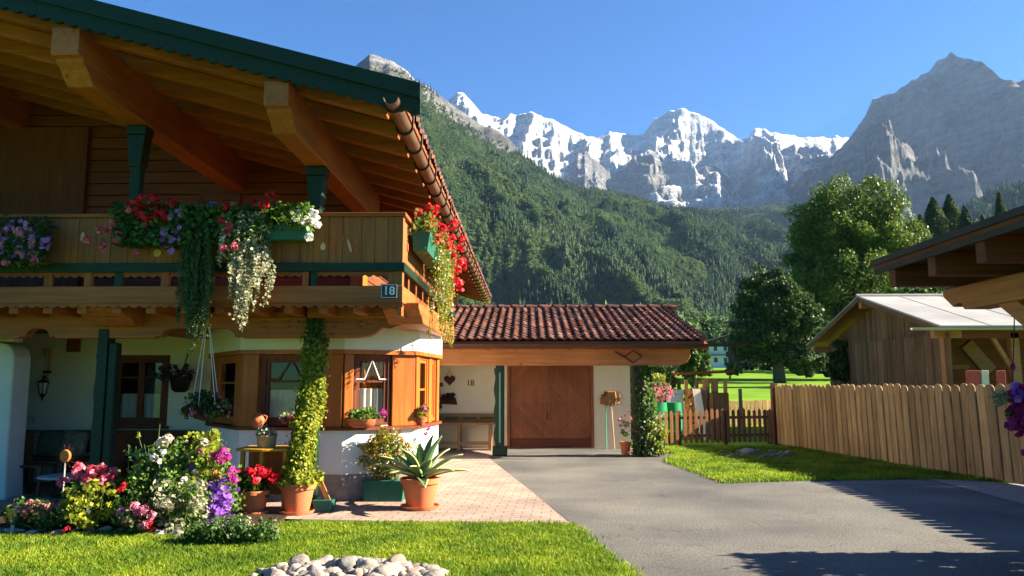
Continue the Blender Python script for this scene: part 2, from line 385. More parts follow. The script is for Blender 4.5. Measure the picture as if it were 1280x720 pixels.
# grass blades
leafmat('grass', [(.07, .15, .008), (.14, .25, .012), (.23, .34, .018), (.38, .40, .06)], .45, .5, [0, .35, .8, 1], patch=True)
def inpoly(x, y, poly):
    c = np.zeros(len(x), bool); n = len(poly)
    for i in range(n):
        x0, y0 = poly[i][:2]; x1, y1 = poly[i - 1][:2]
        c ^= ((y0 > y) != (y1 > y)) & (x < (x1 - x0) * (y - y0) / (y1 - y0 + 1e-12) + x0)
    return c
def grass(name, poly, n, h, wd, clip, z=.004):
    xs = [p[0] for p in poly]; ys = [p[1] for p in poly]
    x0, x1, y0, y1 = max(min(xs), clip[0]), min(max(xs), clip[1]), max(min(ys), clip[2]), min(max(ys), clip[3])
    x = rng.uniform(x0, x1, n); y = y0 + (y1 - y0) * rng.random(n) ** 1.25
    k = inpoly(x + rng.normal(0, .05, n), y + rng.normal(0, .05, n), poly); x, y = x[k], y[k]; n = len(x)
    tall = .75 + .6 * fbm(x * 2, y * 2, 3, 5) + .5 * (fbm(x * 6, y * 6, 2, 9) - .5)
    hh = h * tall * rng.uniform(.6, 1.4, n); a = rng.uniform(0, 2 * np.pi, n); ln = rng.normal(0, .45, (n, 2)) * hh[:, None]
    p = np.stack([x, y, np.full(n, z)], 1); d = np.stack([np.cos(a), np.sin(a), 0 * a], 1) * wd * .5
    mid = p + np.concatenate([ln * .35, (hh * .6)[:, None]], 1); tip = p + np.concatenate([ln, hh[:, None]], 1)
    return tag(polys(name, np.stack([p - d, p + d, mid + d * .8, tip, mid - d * .8], 1), MATS['grass']),
               None, 'grass', kind='stuff')
grass('lawn_grass', LAWN_L, 150000, .038, .008, (-6.2, 2, 5.9, 9.2))
grass('side_lawn_grass', LAWN_R, 75000, .05, .014, (2.5, 9, 12, 21))

# ================================================================== SETTING: mountains and forest
def rockmat():
    m, t, b = base('mountain_rock'); L = t.links.new
    tc = nn(t, 'ShaderNodeTexCoord'); g = nn(t, 'ShaderNodeNewGeometry')
    def noise(sc, det, stretch=(1, 1, 1), rough=.55):
        mp = nn(t, 'ShaderNodeMapping'); mp.inputs['Scale'].default_value = stretch; L(tc.outputs['Object'], mp.inputs[0])
        n = nn(t, 'ShaderNodeTexNoise'); n.inputs['Scale'].default_value = sc; n.inputs['Detail'].default_value = det
        n.inputs['Roughness'].default_value = rough; L(mp.outputs[0], n.inputs['Vector']); return n
    n1 = noise(.010, 12, (1, 1, 3.5), .65); n2 = noise(.022, 13, (1.4, 1.4, .7), .68); n3 = noise(.007, 13, (1, 1, 1.4), .68)
    r = ramp(t, [(.06, .063, .068), (.13, .13, .13), (.24, .23, .215)], [.3, .5, .72]); L(n1.outputs['Fac'], r.inputs[0])
    at = nn(t, 'ShaderNodeAttribute', attribute_name='snow')
    # snow where the ground is flat enough, broken up by noise, weighted by the 'snow' height attribute
    bp = nn(t, 'ShaderNodeBump'); bp.inputs['Strength'].default_value = 1; bp.inputs['Distance'].default_value = 34
    L(n2.outputs['Fac'], bp.inputs['Height'])
    sep = nn(t, 'ShaderNodeSeparateXYZ'); L(bp.outputs[0], sep.inputs[0])
    def M(op, a, bb):
        q = nn(t, 'ShaderNodeMath', operation=op)
        for i, v in enumerate((a, bb)):
            if isinstance(v, (int, float)): q.inputs[i].default_value = v
            else: L(v, q.inputs[i])
        return q.outputs[0]
    val = M('ADD', M('MULTIPLY', sep.outputs[2], 1.25), M('MULTIPLY', M('SUBTRACT', n3.outputs['Fac'], .5), 1.7))
    val = M('ADD', val, at.outputs['Fac'])
    sm = nn(t, 'ShaderNodeMapRange', interpolation_type='SMOOTHSTEP'); sm.inputs['From Min'].default_value = .95; sm.inputs['From Max'].default_value = 1.03
    L(val, sm.inputs['Value'])
    mx = nn(t, 'ShaderNodeMix', data_type='RGBA'); L(sm.outputs[0], mx.inputs[0]); L(r.outputs[0], mx.inputs[6]); mx.inputs[7].default_value = (.85, .87, .9, 1)
    # scrub green on low rock
    ag = nn(t, 'ShaderNodeAttribute', attribute_name='green')
    mg = nn(t, 'ShaderNodeMix', data_type='RGBA'); gv = M('ADD', M('MULTIPLY', M('SUBTRACT', n3.outputs['Fac'], .5), 2.2), ag.outputs['Fac'])
    sg = nn(t, 'ShaderNodeMapRange', interpolation_type='SMOOTHSTEP'); sg.inputs['From Min'].default_value = .4; sg.inputs['From Max'].default_value = .6
    L(gv, sg.inputs['Value']); L(sg.outputs[0], mg.inputs[0]); L(mx.outputs[2], mg.inputs[6]); mg.inputs[7].default_value = (.055, .085, .03, 1)
    L(mg.outputs[2], b.inputs['Base Color']); L(bp.outputs[0], b.inputs['Normal']); b.inputs['Roughness'].default_value = .95
    b.inputs['Specular IOR Level'].default_value = .05
rockmat()
mat('forest_floor', (.06, .10, .028), (.035, .065, .02), .02, rough=1, spec=.02)
def interp(px, pts):
    a = np.array(sorted(pts), float); return np.interp(px, a[:, 0], a[:, 1])
def mountain(name, sil, R0, Rb, zb, px0, px1, nu, nv, amp, fscale, seed, snow, green, m, shape=1.5, jag=2.0, back=.5, rvar=None, ledge=0):
    """terrain fan whose crest, at distance R0, rises to the silhouette; the near foot is at distance Rb"""
    px = np.linspace(px0, px1, nu); sy = interp(px, sil)
    sy = sy + jag * (fbm(px * .11, px * 0 + seed, 5, seed) - .5) * 2
    pts = [P(a, b, Y=1) for a, b in zip(px, sy)]
    k = np.array([p.x for p in pts]); e = np.array([p.z - CAMZ for p in pts])
    rd = (R0 + (rvar(px) if rvar is not None else 0)) * (1 + .14 * (fbm(px * .007, px * 0 + 3.3, 2, seed + 9) - .5))
    t = np.concatenate([np.linspace(0, 1, nv) ** .75, 1 + np.linspace(.02, back, nv // 6)])[None, :]
    Y = Rb + (rd[:, None] - Rb) * t; X = k[:, None] * Y
    zr = (CAMZ + e * rd)[:, None]; tc = np.clip(t, 0, 1)
    Z = zb + (zr - zb) * tc ** shape
    wx = X + fscale * .5 * (fbm(X / fscale * .7, Y / fscale * .7, 3, seed + 3) - .5); wy = Y + fscale * .5 * (fbm(X / fscale * .7 + 9, Y / fscale * .7, 3, seed + 4) - .5)
    rn = fbm(wx / fscale, wy / (fscale * 1.8), 9, seed, True, .56); rn = np.clip((rn - rn.mean()) / (2.4 * rn.std()), -1, 1) * .5
    env = np.clip(tc * 4, 0, 1) * (1 - tc ** 14)
    Z = Z + amp * (rn - .12) * env
    if ledge:                                # rock beds: ledges and small cliffs
        q = (Z + 60 * (fbm(X / 420, Y / 420, 4, seed + 5) - .5) * 2) / ledge; f = q - np.floor(q)
        Z = Z + .62 * ledge * (np.clip((f - .5) * 2.6, -.5, .5) + .5 - f) * np.clip(tc * 4, 0, 1) * (1 - tc ** 14)
    lim = CAMZ + e[:, None] * Y * (.94 + .06 * tc ** 3); over = Z - lim; Z = np.where((over > 0) & (t < 1), lim - .8 * over, Z)   # bumps stay below the crest
    bk = np.clip(t - 1, 0, None); Z = np.where(t > 1, zr - bk * (zr - zb) * 1.3 + amp * .5 * rn * np.clip(bk * 4, 0, 1), Z)
    o = gridmesh(name, np.stack([X, Y, Z], -1), m, smooth=True)
    me = o.data
    for nm, fn in (('snow', snow), ('green', green)):
        if fn is not None:
            at = me.attributes.new(nm, 'FLOAT', 'POINT'); at.data.foreach_set('value', fn(X, Y, Z, px[:, None] + 0 * Y).reshape(-1).astype(np.float32))
    tag(o, None, None, kind='structure')
    return X, Y, Z, px
SNOW = [(300, 90), (500, 128), (540, 135), (560, 125), (572, 116), (580, 116), (590, 128), (603, 142), (622, 148), (640, 143), (668, 141), (690, 150), (712, 161),
        (735, 172), (747, 172), (762, 164), (790, 168), (802, 168), (818, 150), (838, 139), (852, 134), (868, 140), (890, 150),
        (910, 164), (922, 174), (934, 172), (943, 161), (958, 162), (975, 168), (1000, 171), (1060, 171), (1110, 180), (1300, 200)]
def clamp(a, lo=0, hi=1): return np.clip(a, lo, hi)
def gauss(px, c, s): return np.exp(-((px - c) / s) ** 2)
mountain('snow_mountain', SNOW, 4600, 2600, 150, 380, 1300, 760, 300, 760, 900, 11,
         lambda X, Y, Z, px: .24 + .18 * clamp((Z - 700) / 800), lambda X, Y, Z, px: clamp((520 - Z) / 260) * .9 - .2, MATS['mountain_rock'], 1.15, 3.0, ledge=85)
GREY = [(850, 330), (900, 300), (960, 262), (985, 240), (1003, 214), (1020, 208), (1040, 196), (1058, 178), (1068, 165), (1082, 144), (1090, 124), (1100, 120), (1118, 115),
        (1135, 106), (1142, 98), (1158, 92), (1170, 78), (1182, 72), (1188, 65), (1196, 71), (1212, 73), (1226, 77), (1240, 86), (1250, 96), (1262, 101), (1280, 101),
        (1330, 92), (1400, 110), (1600, 180)]
mountain('grey_mountain', GREY, 3300, 1500, 60, 850, 1600, 520, 300, 760, 520, 23,
         lambda X, Y, Z, px: -.62 + .48 * clamp((Z - 1150) / 250), lambda X, Y, Z, px: clamp((620 - Z) / 500) * .75 - .25, MATS['mountain_rock'], 1.25, 3.0, .5, lambda p: np.interp(p, [900, 1400, 1600], [1100, -1000, -1000]), ledge=130)
FORE = [(1060, 330), (1120, 300), (1180, 275), (1230, 252), (1262, 236), (1290, 222), (1400, 180), (1600, 130)]
fx = mountain('right_forest_hill', FORE, 1300, 500, 25, 1040, 1600, 90, 60, 40, 260, 31, None, None, MATS['forest_floor'], 1.2, 1)
LEFT = [(200, 130), (400, 110), (440, 88), (452, 75), (462, 68), (472, 70), (490, 76), (503, 84), (520, 100), (535, 108), (548, 118), (560, 126), (575, 138), (590, 148), (606, 158), (618, 160),
        (636, 174), (650, 190), (670, 206), (690, 222), (715, 234), (735, 240), (760, 243), (790, 249), (840, 257), (900, 266), (960, 280), (1020, 305), (1080, 345)]
def left_green(X, Y, Z, px):
    py_up = interp(px, [(400, 150), (500, 150), (560, 200), (600, 215), (640, 220), (660, 230), (1100, 100)])
    ang = HOR - (Z - CAMZ) / Y * FPX
    return clamp((ang - py_up + 30) / 40) * 1.2
hillA = mountain('forest_hill', LEFT, 1500, 300, 10, 330, 1080, 280, 200, 150, 340, 41,
         lambda X, Y, Z, px: -.35 + .42 * clamp((Z - 560) / 120), left_green, MATS['mountain_rock'], 1.35, 1.6)
MID = [(700, 262), (780, 256), (830, 264), (862, 270), (905, 264), (945, 261), (985, 259), (1040, 262), (1100, 275), (1200, 300), (1300, 330)]
CLIFF = [(660, 310), (690, 268), (702, 240), (712, 214), (722, 192), (731, 186), (742, 197), (752, 206), (765, 219), (778, 214), (790, 200), (803, 190), (814, 186), (824, 192), (836, 207),
         (848, 214), (860, 218), (872, 212), (884, 206), (895, 210), (905, 218), (914, 228), (922, 242), (934, 250), (950, 270), (990, 300)]
mountain('mountain_cliffs', CLIFF, 3900, 2500, 140, 630, 1000, 420, 160, 300, 300, 63,
         lambda X, Y, Z, px: -.34 + .15 * clamp((Z - 900) / 300), lambda X, Y, Z, px: clamp((620 - Z) / 260) * .9 - .2, MATS['mountain_rock'], 1.0, 5.0, .25, ledge=70)
hillB = mountain('middle_hill', MID, 2300, 900, 20, 690, 1300, 180, 110, 110, 420, 53, None, None, MATS['forest_floor'], 1.15, 1.2)

# --- forests: instanced on points (uncountable masses)
leafmat('conifer_far', [(.034, .068, .030), (.062, .108, .042), (.105, .16, .058)], .22, .8, inst=True)
leafmat('broadleaf_far', [(.058, .105, .036), (.10, .16, .048), (.16, .215, .062)], .25, .8, inst=True)
protos = bpy.data.collections.new('forest_kinds')
def proto(name, V, m):
    n, k, _ = V.shape; me = bpy.data.meshes.new(name)
    me.from_pydata([tuple(v) for v in V.reshape(-1, 3)], [], np.arange(n * k).reshape(n, k).tolist()); me.materials.append(m)
    o = bpy.data.objects.new(name, me); protos.objects.link(o)
for i in range(3):                                   # a: conifers, unit height
    q = []
    for lv in range(11):
        z = .1 + .86 * lv / 10; r = .23 * (1 - (lv / 10.6)) ** .9 + .012; kk = max(4, int(11 * (1 - lv / 13)))
        for j in range(kk):
            a = 2 * math.pi * (j + random.random()) / kk; rr = r * random.uniform(.75, 1.2); d = .09 * random.uniform(.6, 1.3)
            c, s = math.cos(a), math.sin(a); wd = .07 * (1.3 - lv / 14)
            q.append([(0, 0, z + .05), (c * rr * .6 - s * wd, s * rr * .6 + c * wd, z - d * .4), (c * rr, s * rr, z - d), (c * rr * .6 + s * wd, s * rr * .6 - c * wd, z - d * .4)])
    proto('a_conifer_%d' % i, np.array(q), MATS['conifer_far'])
for i in range(3):                                   # b: round crowns, unit height
    p, n = clumps((0, 0, .52), (.26, .26, .34), 16, .13, 16, .6)
    proto('b_broadleaf_%d' % i, leafq(p, n, .10, .8, .5), MATS['broadleaf_far'])
def forest(name, label, pts, sc, idx):
    me = bpy.data.meshes.new(name); n = len(pts); me.vertices.add(n); me.vertices.foreach_set('co', pts.reshape(-1).astype(np.float32))
    a = me.attributes.new('sc', 'FLOAT', 'POINT'); a.data.foreach_set('value', sc.astype(np.float32))
    a = me.attributes.new('rot', 'FLOAT', 'POINT'); a.data.foreach_set('value', rng.uniform(0, 6.28, n).astype(np.float32))
    a = me.attributes.new('idx', 'INT', 'POINT'); a.data.foreach_set('value', idx.astype(np.int32))
    o = link(name, me, None); tag(o, label, 'forest', kind='stuff')
    ng = bpy.data.node_groups.new(name, 'GeometryNodeTree')
    ng.interface.new_socket('Geometry', in_out='INPUT', socket_type='NodeSocketGeometry'); ng.interface.new_socket('Geometry', in_out='OUTPUT', socket_type='NodeSocketGeometry')
    N, L = ng.nodes.new, ng.links.new
    gi, go, ip, ci = N('NodeGroupInput'), N('NodeGroupOutput'), N('GeometryNodeInstanceOnPoints'), N('GeometryNodeCollectionInfo')
    ci.inputs['Collection'].default_value = protos; ci.inputs['Separate Children'].default_value = True; ci.inputs['Reset Children'].default_value = True
    def attr(nm, ty):
        q = N('GeometryNodeInputNamedAttribute'); q.data_type = ty; q.inputs['Name'].default_value = nm; return q.outputs['Attribute']
    cx = N('ShaderNodeCombineXYZ'); L(attr('rot', 'FLOAT'), cx.inputs[2])
    L(gi.outputs[0], ip.inputs['Points']); L(ci.outputs[0], ip.inputs['Instance']); ip.inputs['Pick Instance'].default_value = True
    L(attr('idx', 'INT'), ip.inputs['Instance Index']); L(cx.outputs[0], ip.inputs['Rotation']); L(attr('sc', 'FLOAT'), ip.inputs['Scale'])
    L(ip.outputs[0], go.inputs[0])
    md = o.modifiers.new('trees', 'NODES'); md.node_group = ng
    return o
def sample(h, n, keep, t_lo=0.0, power=.5):
    X, Y, Z, px = h; a, b = X.shape; b = int(b / (1 + 1 / 6))   # front part only
    u = rng.uniform(0, a - 1.001, n); v = (t_lo + (1 - t_lo) * rng.random(n) ** power) * (b - 1.001)
    i, j = u.astype(int), v.astype(int); fu, fv = u - i, v - j
    def g(A): return (A[i, j] * (1 - fu) + A[i + 1, j] * fu) * (1 - fv) + (A[i, j + 1] * (1 - fu) + A[i + 1, j + 1] * fu) * fv
    x, y, z = g(X), g(Y), g(Z); p = np.interp(u, np.arange(a), px); k = keep(x, y, z, p); return np.stack([x, y, z - .5], 1)[k]
def keepA(x, y, z, p):
    ang = HOR - (z - CAMZ) / y * FPX
    lim = interp(p, [(400, 100), (500, 104), (540, 134), (560, 156), (600, 190), (640, 210), (660, 214), (690, 215), (1100, 100)])
    d = ang - lim; return (rng.random(len(x)) < clamp((d + 35) / 60) ** 1.5)
def kinds(p, s, thr):
    f = fbm(p[:, 0] / s, p[:, 1] / s, 3, 77) + rng.normal(0, .07, len(p)); con = f < thr
    return np.where(con, rng.integers(0, 3, len(p)), rng.integers(3, 6, len(p))), con
pA = sample(hillA, 190000, keepA, 0, .55); iA, cA = kinds(pA, 90, .48)
forest('hill_forest', 'mixed green forest covering the steep left slope', pA, np.where(cA, rng.uniform(7, 14, len(pA)), rng.uniform(5, 9.5, len(pA))), iA)
pB = sample(hillB, 48000, lambda x, y, z, p: (fbm(x / 160, y / 160, 2, 8) > .16)); iB, cB = kinds(pB, 170, .5)
forest('middle_forest', 'darker forest on the low ridge below the snow peaks', pB, np.where(cB, rng.uniform(12, 22, len(pB)), rng.uniform(9, 16, len(pB))), iB)
pE = sample(fx, 5000, lambda x, y, z, p: x == x); iE, cE = kinds(pE, 170, .9)
forest('right_forest', 'dark conifer forest on the hill at the right', pE, rng.uniform(15, 26, len(pE)), iE)
# valley-floor wood between the meadow and the hills
n = 2600; px_ = rng.uniform(560, 1400, n); yy = rng.uniform(230, 460, n); xx = (px_ - VPX) / FPX * yy
pV = np.stack([xx, yy, terr(xx, np.minimum(yy, 420)) - .4], 1); iV, cV = kinds(pV, 60, .45)
forest('valley_wood', 'distant wood along the far side of the meadow', pV, rng.uniform(9, 19, n), iV)

# haze
m = bpy.data.materials.new('haze'); m.use_nodes = True; t = m.node_tree; t.nodes.remove(t.nodes['Principled BSDF'])
pv = t.nodes.new('ShaderNodeVolumePrincipled'); pv.inputs['Color'].default_value = (.42, .64, 1, 1); pv.inputs['Density'].default_value = 3.8e-5
pv.inputs['Anisotropy'].default_value = .2
t.links.new(pv.outputs[0], t.nodes['Material Output'].inputs['Volume'])
tag(MB().box(-5200, 6000, -900, 6600, -3, 2100).build('haze', m), None, None, kind='stuff')
# ================================================================== CHALET
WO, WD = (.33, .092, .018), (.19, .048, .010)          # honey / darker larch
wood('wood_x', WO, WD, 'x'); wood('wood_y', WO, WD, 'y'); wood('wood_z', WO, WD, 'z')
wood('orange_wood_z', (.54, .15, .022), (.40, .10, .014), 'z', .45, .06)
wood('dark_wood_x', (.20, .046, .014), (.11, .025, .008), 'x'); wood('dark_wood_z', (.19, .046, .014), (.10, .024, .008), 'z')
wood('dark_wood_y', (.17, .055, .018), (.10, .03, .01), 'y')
wood('parapet_wood', (.30, .108, .026), (.19, .064, .015), 'z', .6, .12)
wood('beam_x', (.40, .12, .025), (.25, .07, .014), 'x', .55); wood('beam_y', (.43, .135, .028), (.27, .08, .016), 'y', .55)
mat('plaster', (.80, .77, .70), (.76, .72, .64), 3, rough=.95, bump=.12, bscale=45, spec=.1, big=.04); mat('plaster_shade_tint', (.80, .72, .53), (.75, .66, .48), 3, rough=.95, bump=.15, bscale=45, spec=.1, big=.06)  # second plaster has the warm tone of shaded walls put into its colour
mat('plaster_old', (.62, .60, .53), (.52, .50, .44), 2, rough=.95, bump=.35, bscale=45, spec=.1)
mat('plinth', (.36, .29, .24), (.24, .19, .16), 10, rough=.9, bump=.6, bscale=60)
mat('green_paint', (.004, .025, .010), (.0025, .015, .006), 5, rough=.5, bump=.15, bscale=30)
mat('green_verge', (.005, .026, .011), (.003, .016, .007), 6, (1, 1, 6), rough=.6, bump=.2)
mat('copper', (.34, .19, .12), (.20, .11, .07), 3, (3, 1, 3), rough=.45, metal=.7, spec=.5)
mat('dark_metal', (.03, .022, .018), (.018, .013, .01), 8, rough=.5, metal=.5)
def tilemat(name, a, b_, c):
    m = mat(name, a, b_, 7, rough=.85, bump=.3, bscale=40, big=.25, spec=.15); t = m.node_tree; b = t.nodes['Principled BSDF']; L = t.links.new
    src = b.inputs['Base Color'].links[0].from_socket
    v = nn(t, 'ShaderNodeTexVoronoi'); v.inputs['Scale'].default_value = 1; L(coords(t, (4.6, 2.9, 0)).outputs[0], v.inputs['Vector'])
    sp = nn(t, 'ShaderNodeSeparateXYZ'); L(v.outputs['Color'], sp.inputs[0])
    hs = nn(t, 'ShaderNodeHueSaturation'); L(src, hs.inputs['Color'])
    for k, lo, hi in (('Value', .55, 1.5), ('Saturation', .75, 1.1)):
        mr = nn(t, 'ShaderNodeMapRange'); mr.inputs['To Min'].default_value = lo; mr.inputs['To Max'].default_value = hi; L(sp.outputs[0 if k == 'Value' else 1], mr.inputs['Value']); L(mr.outputs[0], hs.inputs[k])
    n = nn(t, 'ShaderNodeTexNoise'); n.inputs['Scale'].default_value = 2.4; n.inputs['Detail'].default_value = 8; L(coords(t).outputs[0], n.inputs['Vector'])
    mr = nn(t, 'ShaderNodeMapRange'); mr.inputs['From Min'].default_value = .56; mr.inputs['From Max'].default_value = .66; L(n.outputs['Fac'], mr.inputs['Value'])
    mx = nn(t, 'ShaderNodeMix', data_type='RGBA'); mx.inputs[7].default_value = (.055, .05, .035, 1); L(hs.outputs[0], mx.inputs[6])
    ml = nn(t, 'ShaderNodeMath', operation='MULTIPLY'); ml.inputs[1].default_value = .55; L(mr.outputs[0], ml.inputs[0]); L(ml.outputs[0], mx.inputs[0])
    L(mx.outputs[2], b.inputs['Base Color']); return m
tilemat('roof_tile', (.14, .052, .036), (.065, .029, .022), 0)
glassmat('glass', (.9, .92, .9), .07)
leafmat('lace', [(.80, .78, .72), (.84, .82, .76)], .3, .9)
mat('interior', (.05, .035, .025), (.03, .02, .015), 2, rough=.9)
mat('orange_curtain', (.55, .16, .03), (.40, .10, .02), 8, (6, 6, .5), rough=.9)
mat('white_paint', (.75, .74, .70), (.66, .65, .6), 8, rough=.6); mat('black_enamel', (.01, .01, .012), (.014, .014, .016), 8, rough=.3, spec=.5)
mat('gold', (.55, .30, .06), (.40, .20, .04), 10, rough=.5, metal=.3)

house = thing('chalet', 'large timber and plaster chalet with a flowered balcony under a deep green edged roof', 'house', (-6, 13, 0))
YV, YBAL, YBM = 7.85, 9.5, 10.3            # verge, balcony front, lower beam planes
XE, ZE, SL = -1.37, 4.762, .272             # eave x, z (roof top) and slope
def rz(x): return ZE + (XE - x) * SL
XR = -9.0                                  # ridge
# roof deck
rf = MB().prism([(XE, ZE), (XR, rz(XR)), (XR, rz(XR) - .06), (XE, ZE - .06)], YV + .06, 28).build('roof_deck', MATS['wood_y'], house)
MB().prism([(XR, rz(XR)), (2 * XR - XE, ZE), (2 * XR - XE, ZE - .06), (XR, rz(XR) - .06)], YV + .06, 28).build('roof_deck', MATS['wood_y'], house)
def tiles(name, o, eu, ev, lu, lv, m, parent, pw=.215, cl=.34, amp=.034, step=.03):
    eu, ev, o = Vector(eu).normalized(), Vector(ev).normalized(), Vector(o); en = eu.cross(ev).normalized()
    if en.z < 0: en = -en
    nu = int(round(lu / pw)); nv = int(round(lv / cl)); s = 7
    prof = [0, .75, 1, .75, .1, -.35, -.3]
    us = [(i + k / s) * lu / nu for i in range(nu) for k in range(s)] + [lu]
    pf = [prof[k] for i in range(nu) for k in range(s)] + [0]
    rows = []
    jit = rng.normal(0, .006, (nv, nu + 1))
    for j in range(nv):
        for q, (vv, h) in enumerate(((0, step), (.0, step + .0), (1.0, 0))):
            if q == 0: h = -.012
            r = []
            for i, (u, f) in enumerate(zip(us, pf)):
                p = o + eu * u + ev * ((j + vv) * lv / nv + (jit[j, i // s] if q < 2 else 0)) + en * (h + f * amp * (1 if q else .9) + .02)
                r.append(tuple(p))
            rows.append(r)
    return gridmesh(name, np.array(rows), m, parent, smooth=False)
upv = Vector((-1, 0, SL)).normalized()
tiles('roof_tiles', (XE + .03, YV + .02, ZE), (0, 1, 0), upv, 20.1, (XE - XR) / upv.x * -1 if upv.x else 8, MATS['roof_tile'], house)
# verge boards (front), two layers, lower edge scalloped
def verge(y0, y1, top, bot, scal, name):
    x0, x1 = XE + .23, XR; up = [(x1, rz(x1) + top), (x0, rz(x0) + top)]
    lo = []; n = 150
    for i in range(n + 1):
        x = x0 + (x1 - x0) * i / n; lo.append((x, rz(x) + bot - (abs(math.sin(i * math.pi / 3)) * scal)))
    return MB().prism(up + lo, y0, y1).build(name, MATS['green_verge'], house)
verge(YV, YV + .045, .08, -.22, .04, 'verge_board'); verge(YV - .035, YV - .003, .10, -.07, .0, 'verge_cap')
MB().prism([(2 * XR - x, z) for x, z in [(XE, rz(XE) + .1), (XR, rz(XR) + .1), (XR, rz(XR) - .26), (XE, rz(XE) - .26)]], YV, YV + .045).build('verge_board', MATS['green_verge'], house)
# eave fascia and rafters
for i in range(27):
    y = YV + .35 + i * .74
    MB((Vector((XE - .15, y, ZE - .065 + .15 * SL)), upv, Vector((0, 1, 0)), Vector((SL, 0, 1)).normalized())).box(0, 8.0, 0, .13, -.17, 0).build('rafter', MATS['beam_x'], house, bevel=.008)
# gutter (half round copper) on brackets under the eave
gx_, gz_, gr = -1.43, ZE - .167, .082
mb = MB(); prof = [(gx_ + gr * math.cos(R(a)), gz_ + gr * math.sin(R(a))) for a in range(180, 361, 20)]
prof = prof + [(gx_ + (gr - .008) * math.cos(R(a)), gz_ + (gr - .008) * math.sin(R(a))) for a in range(360, 179, -20)]
gut = mb.prism(prof, YV - .16, 27.6).build('gutter', MATS['copper'], house, smooth=True)
for i in range(26):
    y = YV + .02 + i * .74; pr = [(gx_ + (gr + .016) * math.cos(R(a)), y, gz_ + (gr + .016) * math.sin(R(a))) for a in range(170, 371, 20)]
    MB().tube(pr + [(gx_ + gr + .02, y, gz_ + .16)], .014, 6).build('gutter_bracket', MATS['dark_metal'], house)
# purlins with stepped ends, carried by green posts
def purlin(x, wd, ht, y0, y1):
    zt = rz(x) - .245; b = zt - ht; h = wd / 2
    MB((Vector((x, 0, 0)), Vector((1, 0, 0)), Vector((0, 1, 0)), Vector((0, 0, 1)))).prism(
        [(y0, zt), (y0, b + ht * .42), (y0 + .10, b + ht * .42), (y0 + .10, b + ht * .36), (y0 + .2, b + ht * .25), (y0 + .34, b), (y1, b), (y1, zt)], -h, h, 'yz').build('purlin', MATS['beam_y'], house, bevel=.01)
    return b
def green_post(x, zt, zb, y, brk=True):
    mb = MB().box(x - .065, x + .065, y - .07, y + .07, zb, zt)
    p = mb.build('post', MATS['green_paint'], house, bevel=.012)
    if brk:
        b = MB().box(x - .13, x + .13, y - .11, y + .11, zt - .12, zt - .002).prism([(x - .12, zt - .122), (x - .078, zt - .55), (x + .078, zt - .55), (x + .12, zt - .122)], y - .10, y + .10)
        b.build('post_capital', MATS['green_paint'], p, bevel=.015)
    return p
for x, wd, ht in ((-2.72, .27, .48), (-5.08, .31, .56), (-9.0, .3, .5)):
    b = purlin(x, wd, ht, YV + .08, 13.1)
    green_post(x, b, 3.7, YBAL + .14)
# upper floor: log walls
def logs(x0, x1, y0, y1, z0, z1, m, name='upper_wall', h=.21):
    mb = MB(); n = max(1, round((z1 - z0) / h)); h = (z1 - z0) / n
    for i in range(n): mb.box(x0, x1, y0, y1, z0 + i * h + .006, z0 + (i + 1) * h - .006)
    return mb.build(name, m, house, bevel=.012)
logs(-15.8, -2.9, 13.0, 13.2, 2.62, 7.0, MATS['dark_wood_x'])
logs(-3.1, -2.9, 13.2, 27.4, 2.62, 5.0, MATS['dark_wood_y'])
MB().box(-3.02, -2.80, 12.9, 13.25, 2.66, 5.05).build('corner_post', MATS['orange_wood_z'], house, bevel=.01)
MB().box(-15.8, -15.6, 13.2, 27.4, 0, 5).build('far_wall', MATS['dark_wood_y'], house)
MB().box(-15.8, -2.5, 27.2, 27.4, 0, 5).build('rear_wall', MATS['plaster'], house)
# upper window and balcony door
def window(p0, p1, z0, z1, parent, fm, n=2, fr=.07, depth=.09, mid=.5, lace=0, pane_y=.05, curtain=None, name='window', cross=True):
    bs = frame_basis(p0, p1); L = (Vector(p1) - Vector(p0)).length
    mb = MB(bs); mb.box(0, fr, 0, depth, z0, z1); mb.box(L - fr, L, 0, depth, z0, z1); mb.box(fr, L - fr, 0, depth, z1 - fr, z1); mb.box(fr, L - fr, 0, depth, z0, z0 + fr)
    wi = mb.build(name, fm, parent, bevel=.006)
    mb = MB(bs); w_ = (L - 2 * fr) / n
    for i in range(n):
        a = fr + i * w_; c = a + w_; s = .05
        mb.box(a + .003, a + s, .02, .07, z0 + fr, z1 - fr); mb.box(c - s, c - .003, .02, .07, z0 + fr, z1 - fr)
        mb.box(a + s, c - s, .02, .07, z0 + fr, z0 + fr + s); mb.box(a + s, c - s, .02, .07, z1 - fr - s, z1 - fr)
        if cross: mb.box(a + s, c - s, .03, .06, z0 + (z1 - z0) * mid - .015, z0 + (z1 - z0) * mid + .015)
    mb.build('sash', fm, wi)
    MB(bs).box(fr, L - fr, pane_y - .003, pane_y + .003, z0 + fr, z1 - fr).build('pane', MATS['glass'], wi)
    def drape(nm, za, zb, m, y):
        us = np.linspace(fr, L - fr, int(60 * L)); o, ex, ey, ez = bs; V = []
        for z in (zb, (za + zb) / 2, za):
            V.append([tuple(o + ex * u + ey * (y + .022 * math.sin(u * 62) + .01 * math.sin(u * 23 + 1)) + ez * (z + (.02 * abs(math.sin(u * 31)) if z == za else 0))) for u in us])
        gridmesh(nm, np.array(V), m, wi)
    if lace: drape('lace_curtain', z0 + fr, z0 + (z1 - z0) * lace, MATS['lace'], .085)
    if curtain: drape('curtain', z0 + fr, z1 - fr, MATS[curtain], .13)
    return wi
a, b = P(250, 243, Y=12.99), P(299, 300, Y=12.99)
window((a.x, 12.93, 0), (b.x, 12.93, 0), b.z - .3, a.z, house, MATS['dark_wood_x'], 2)
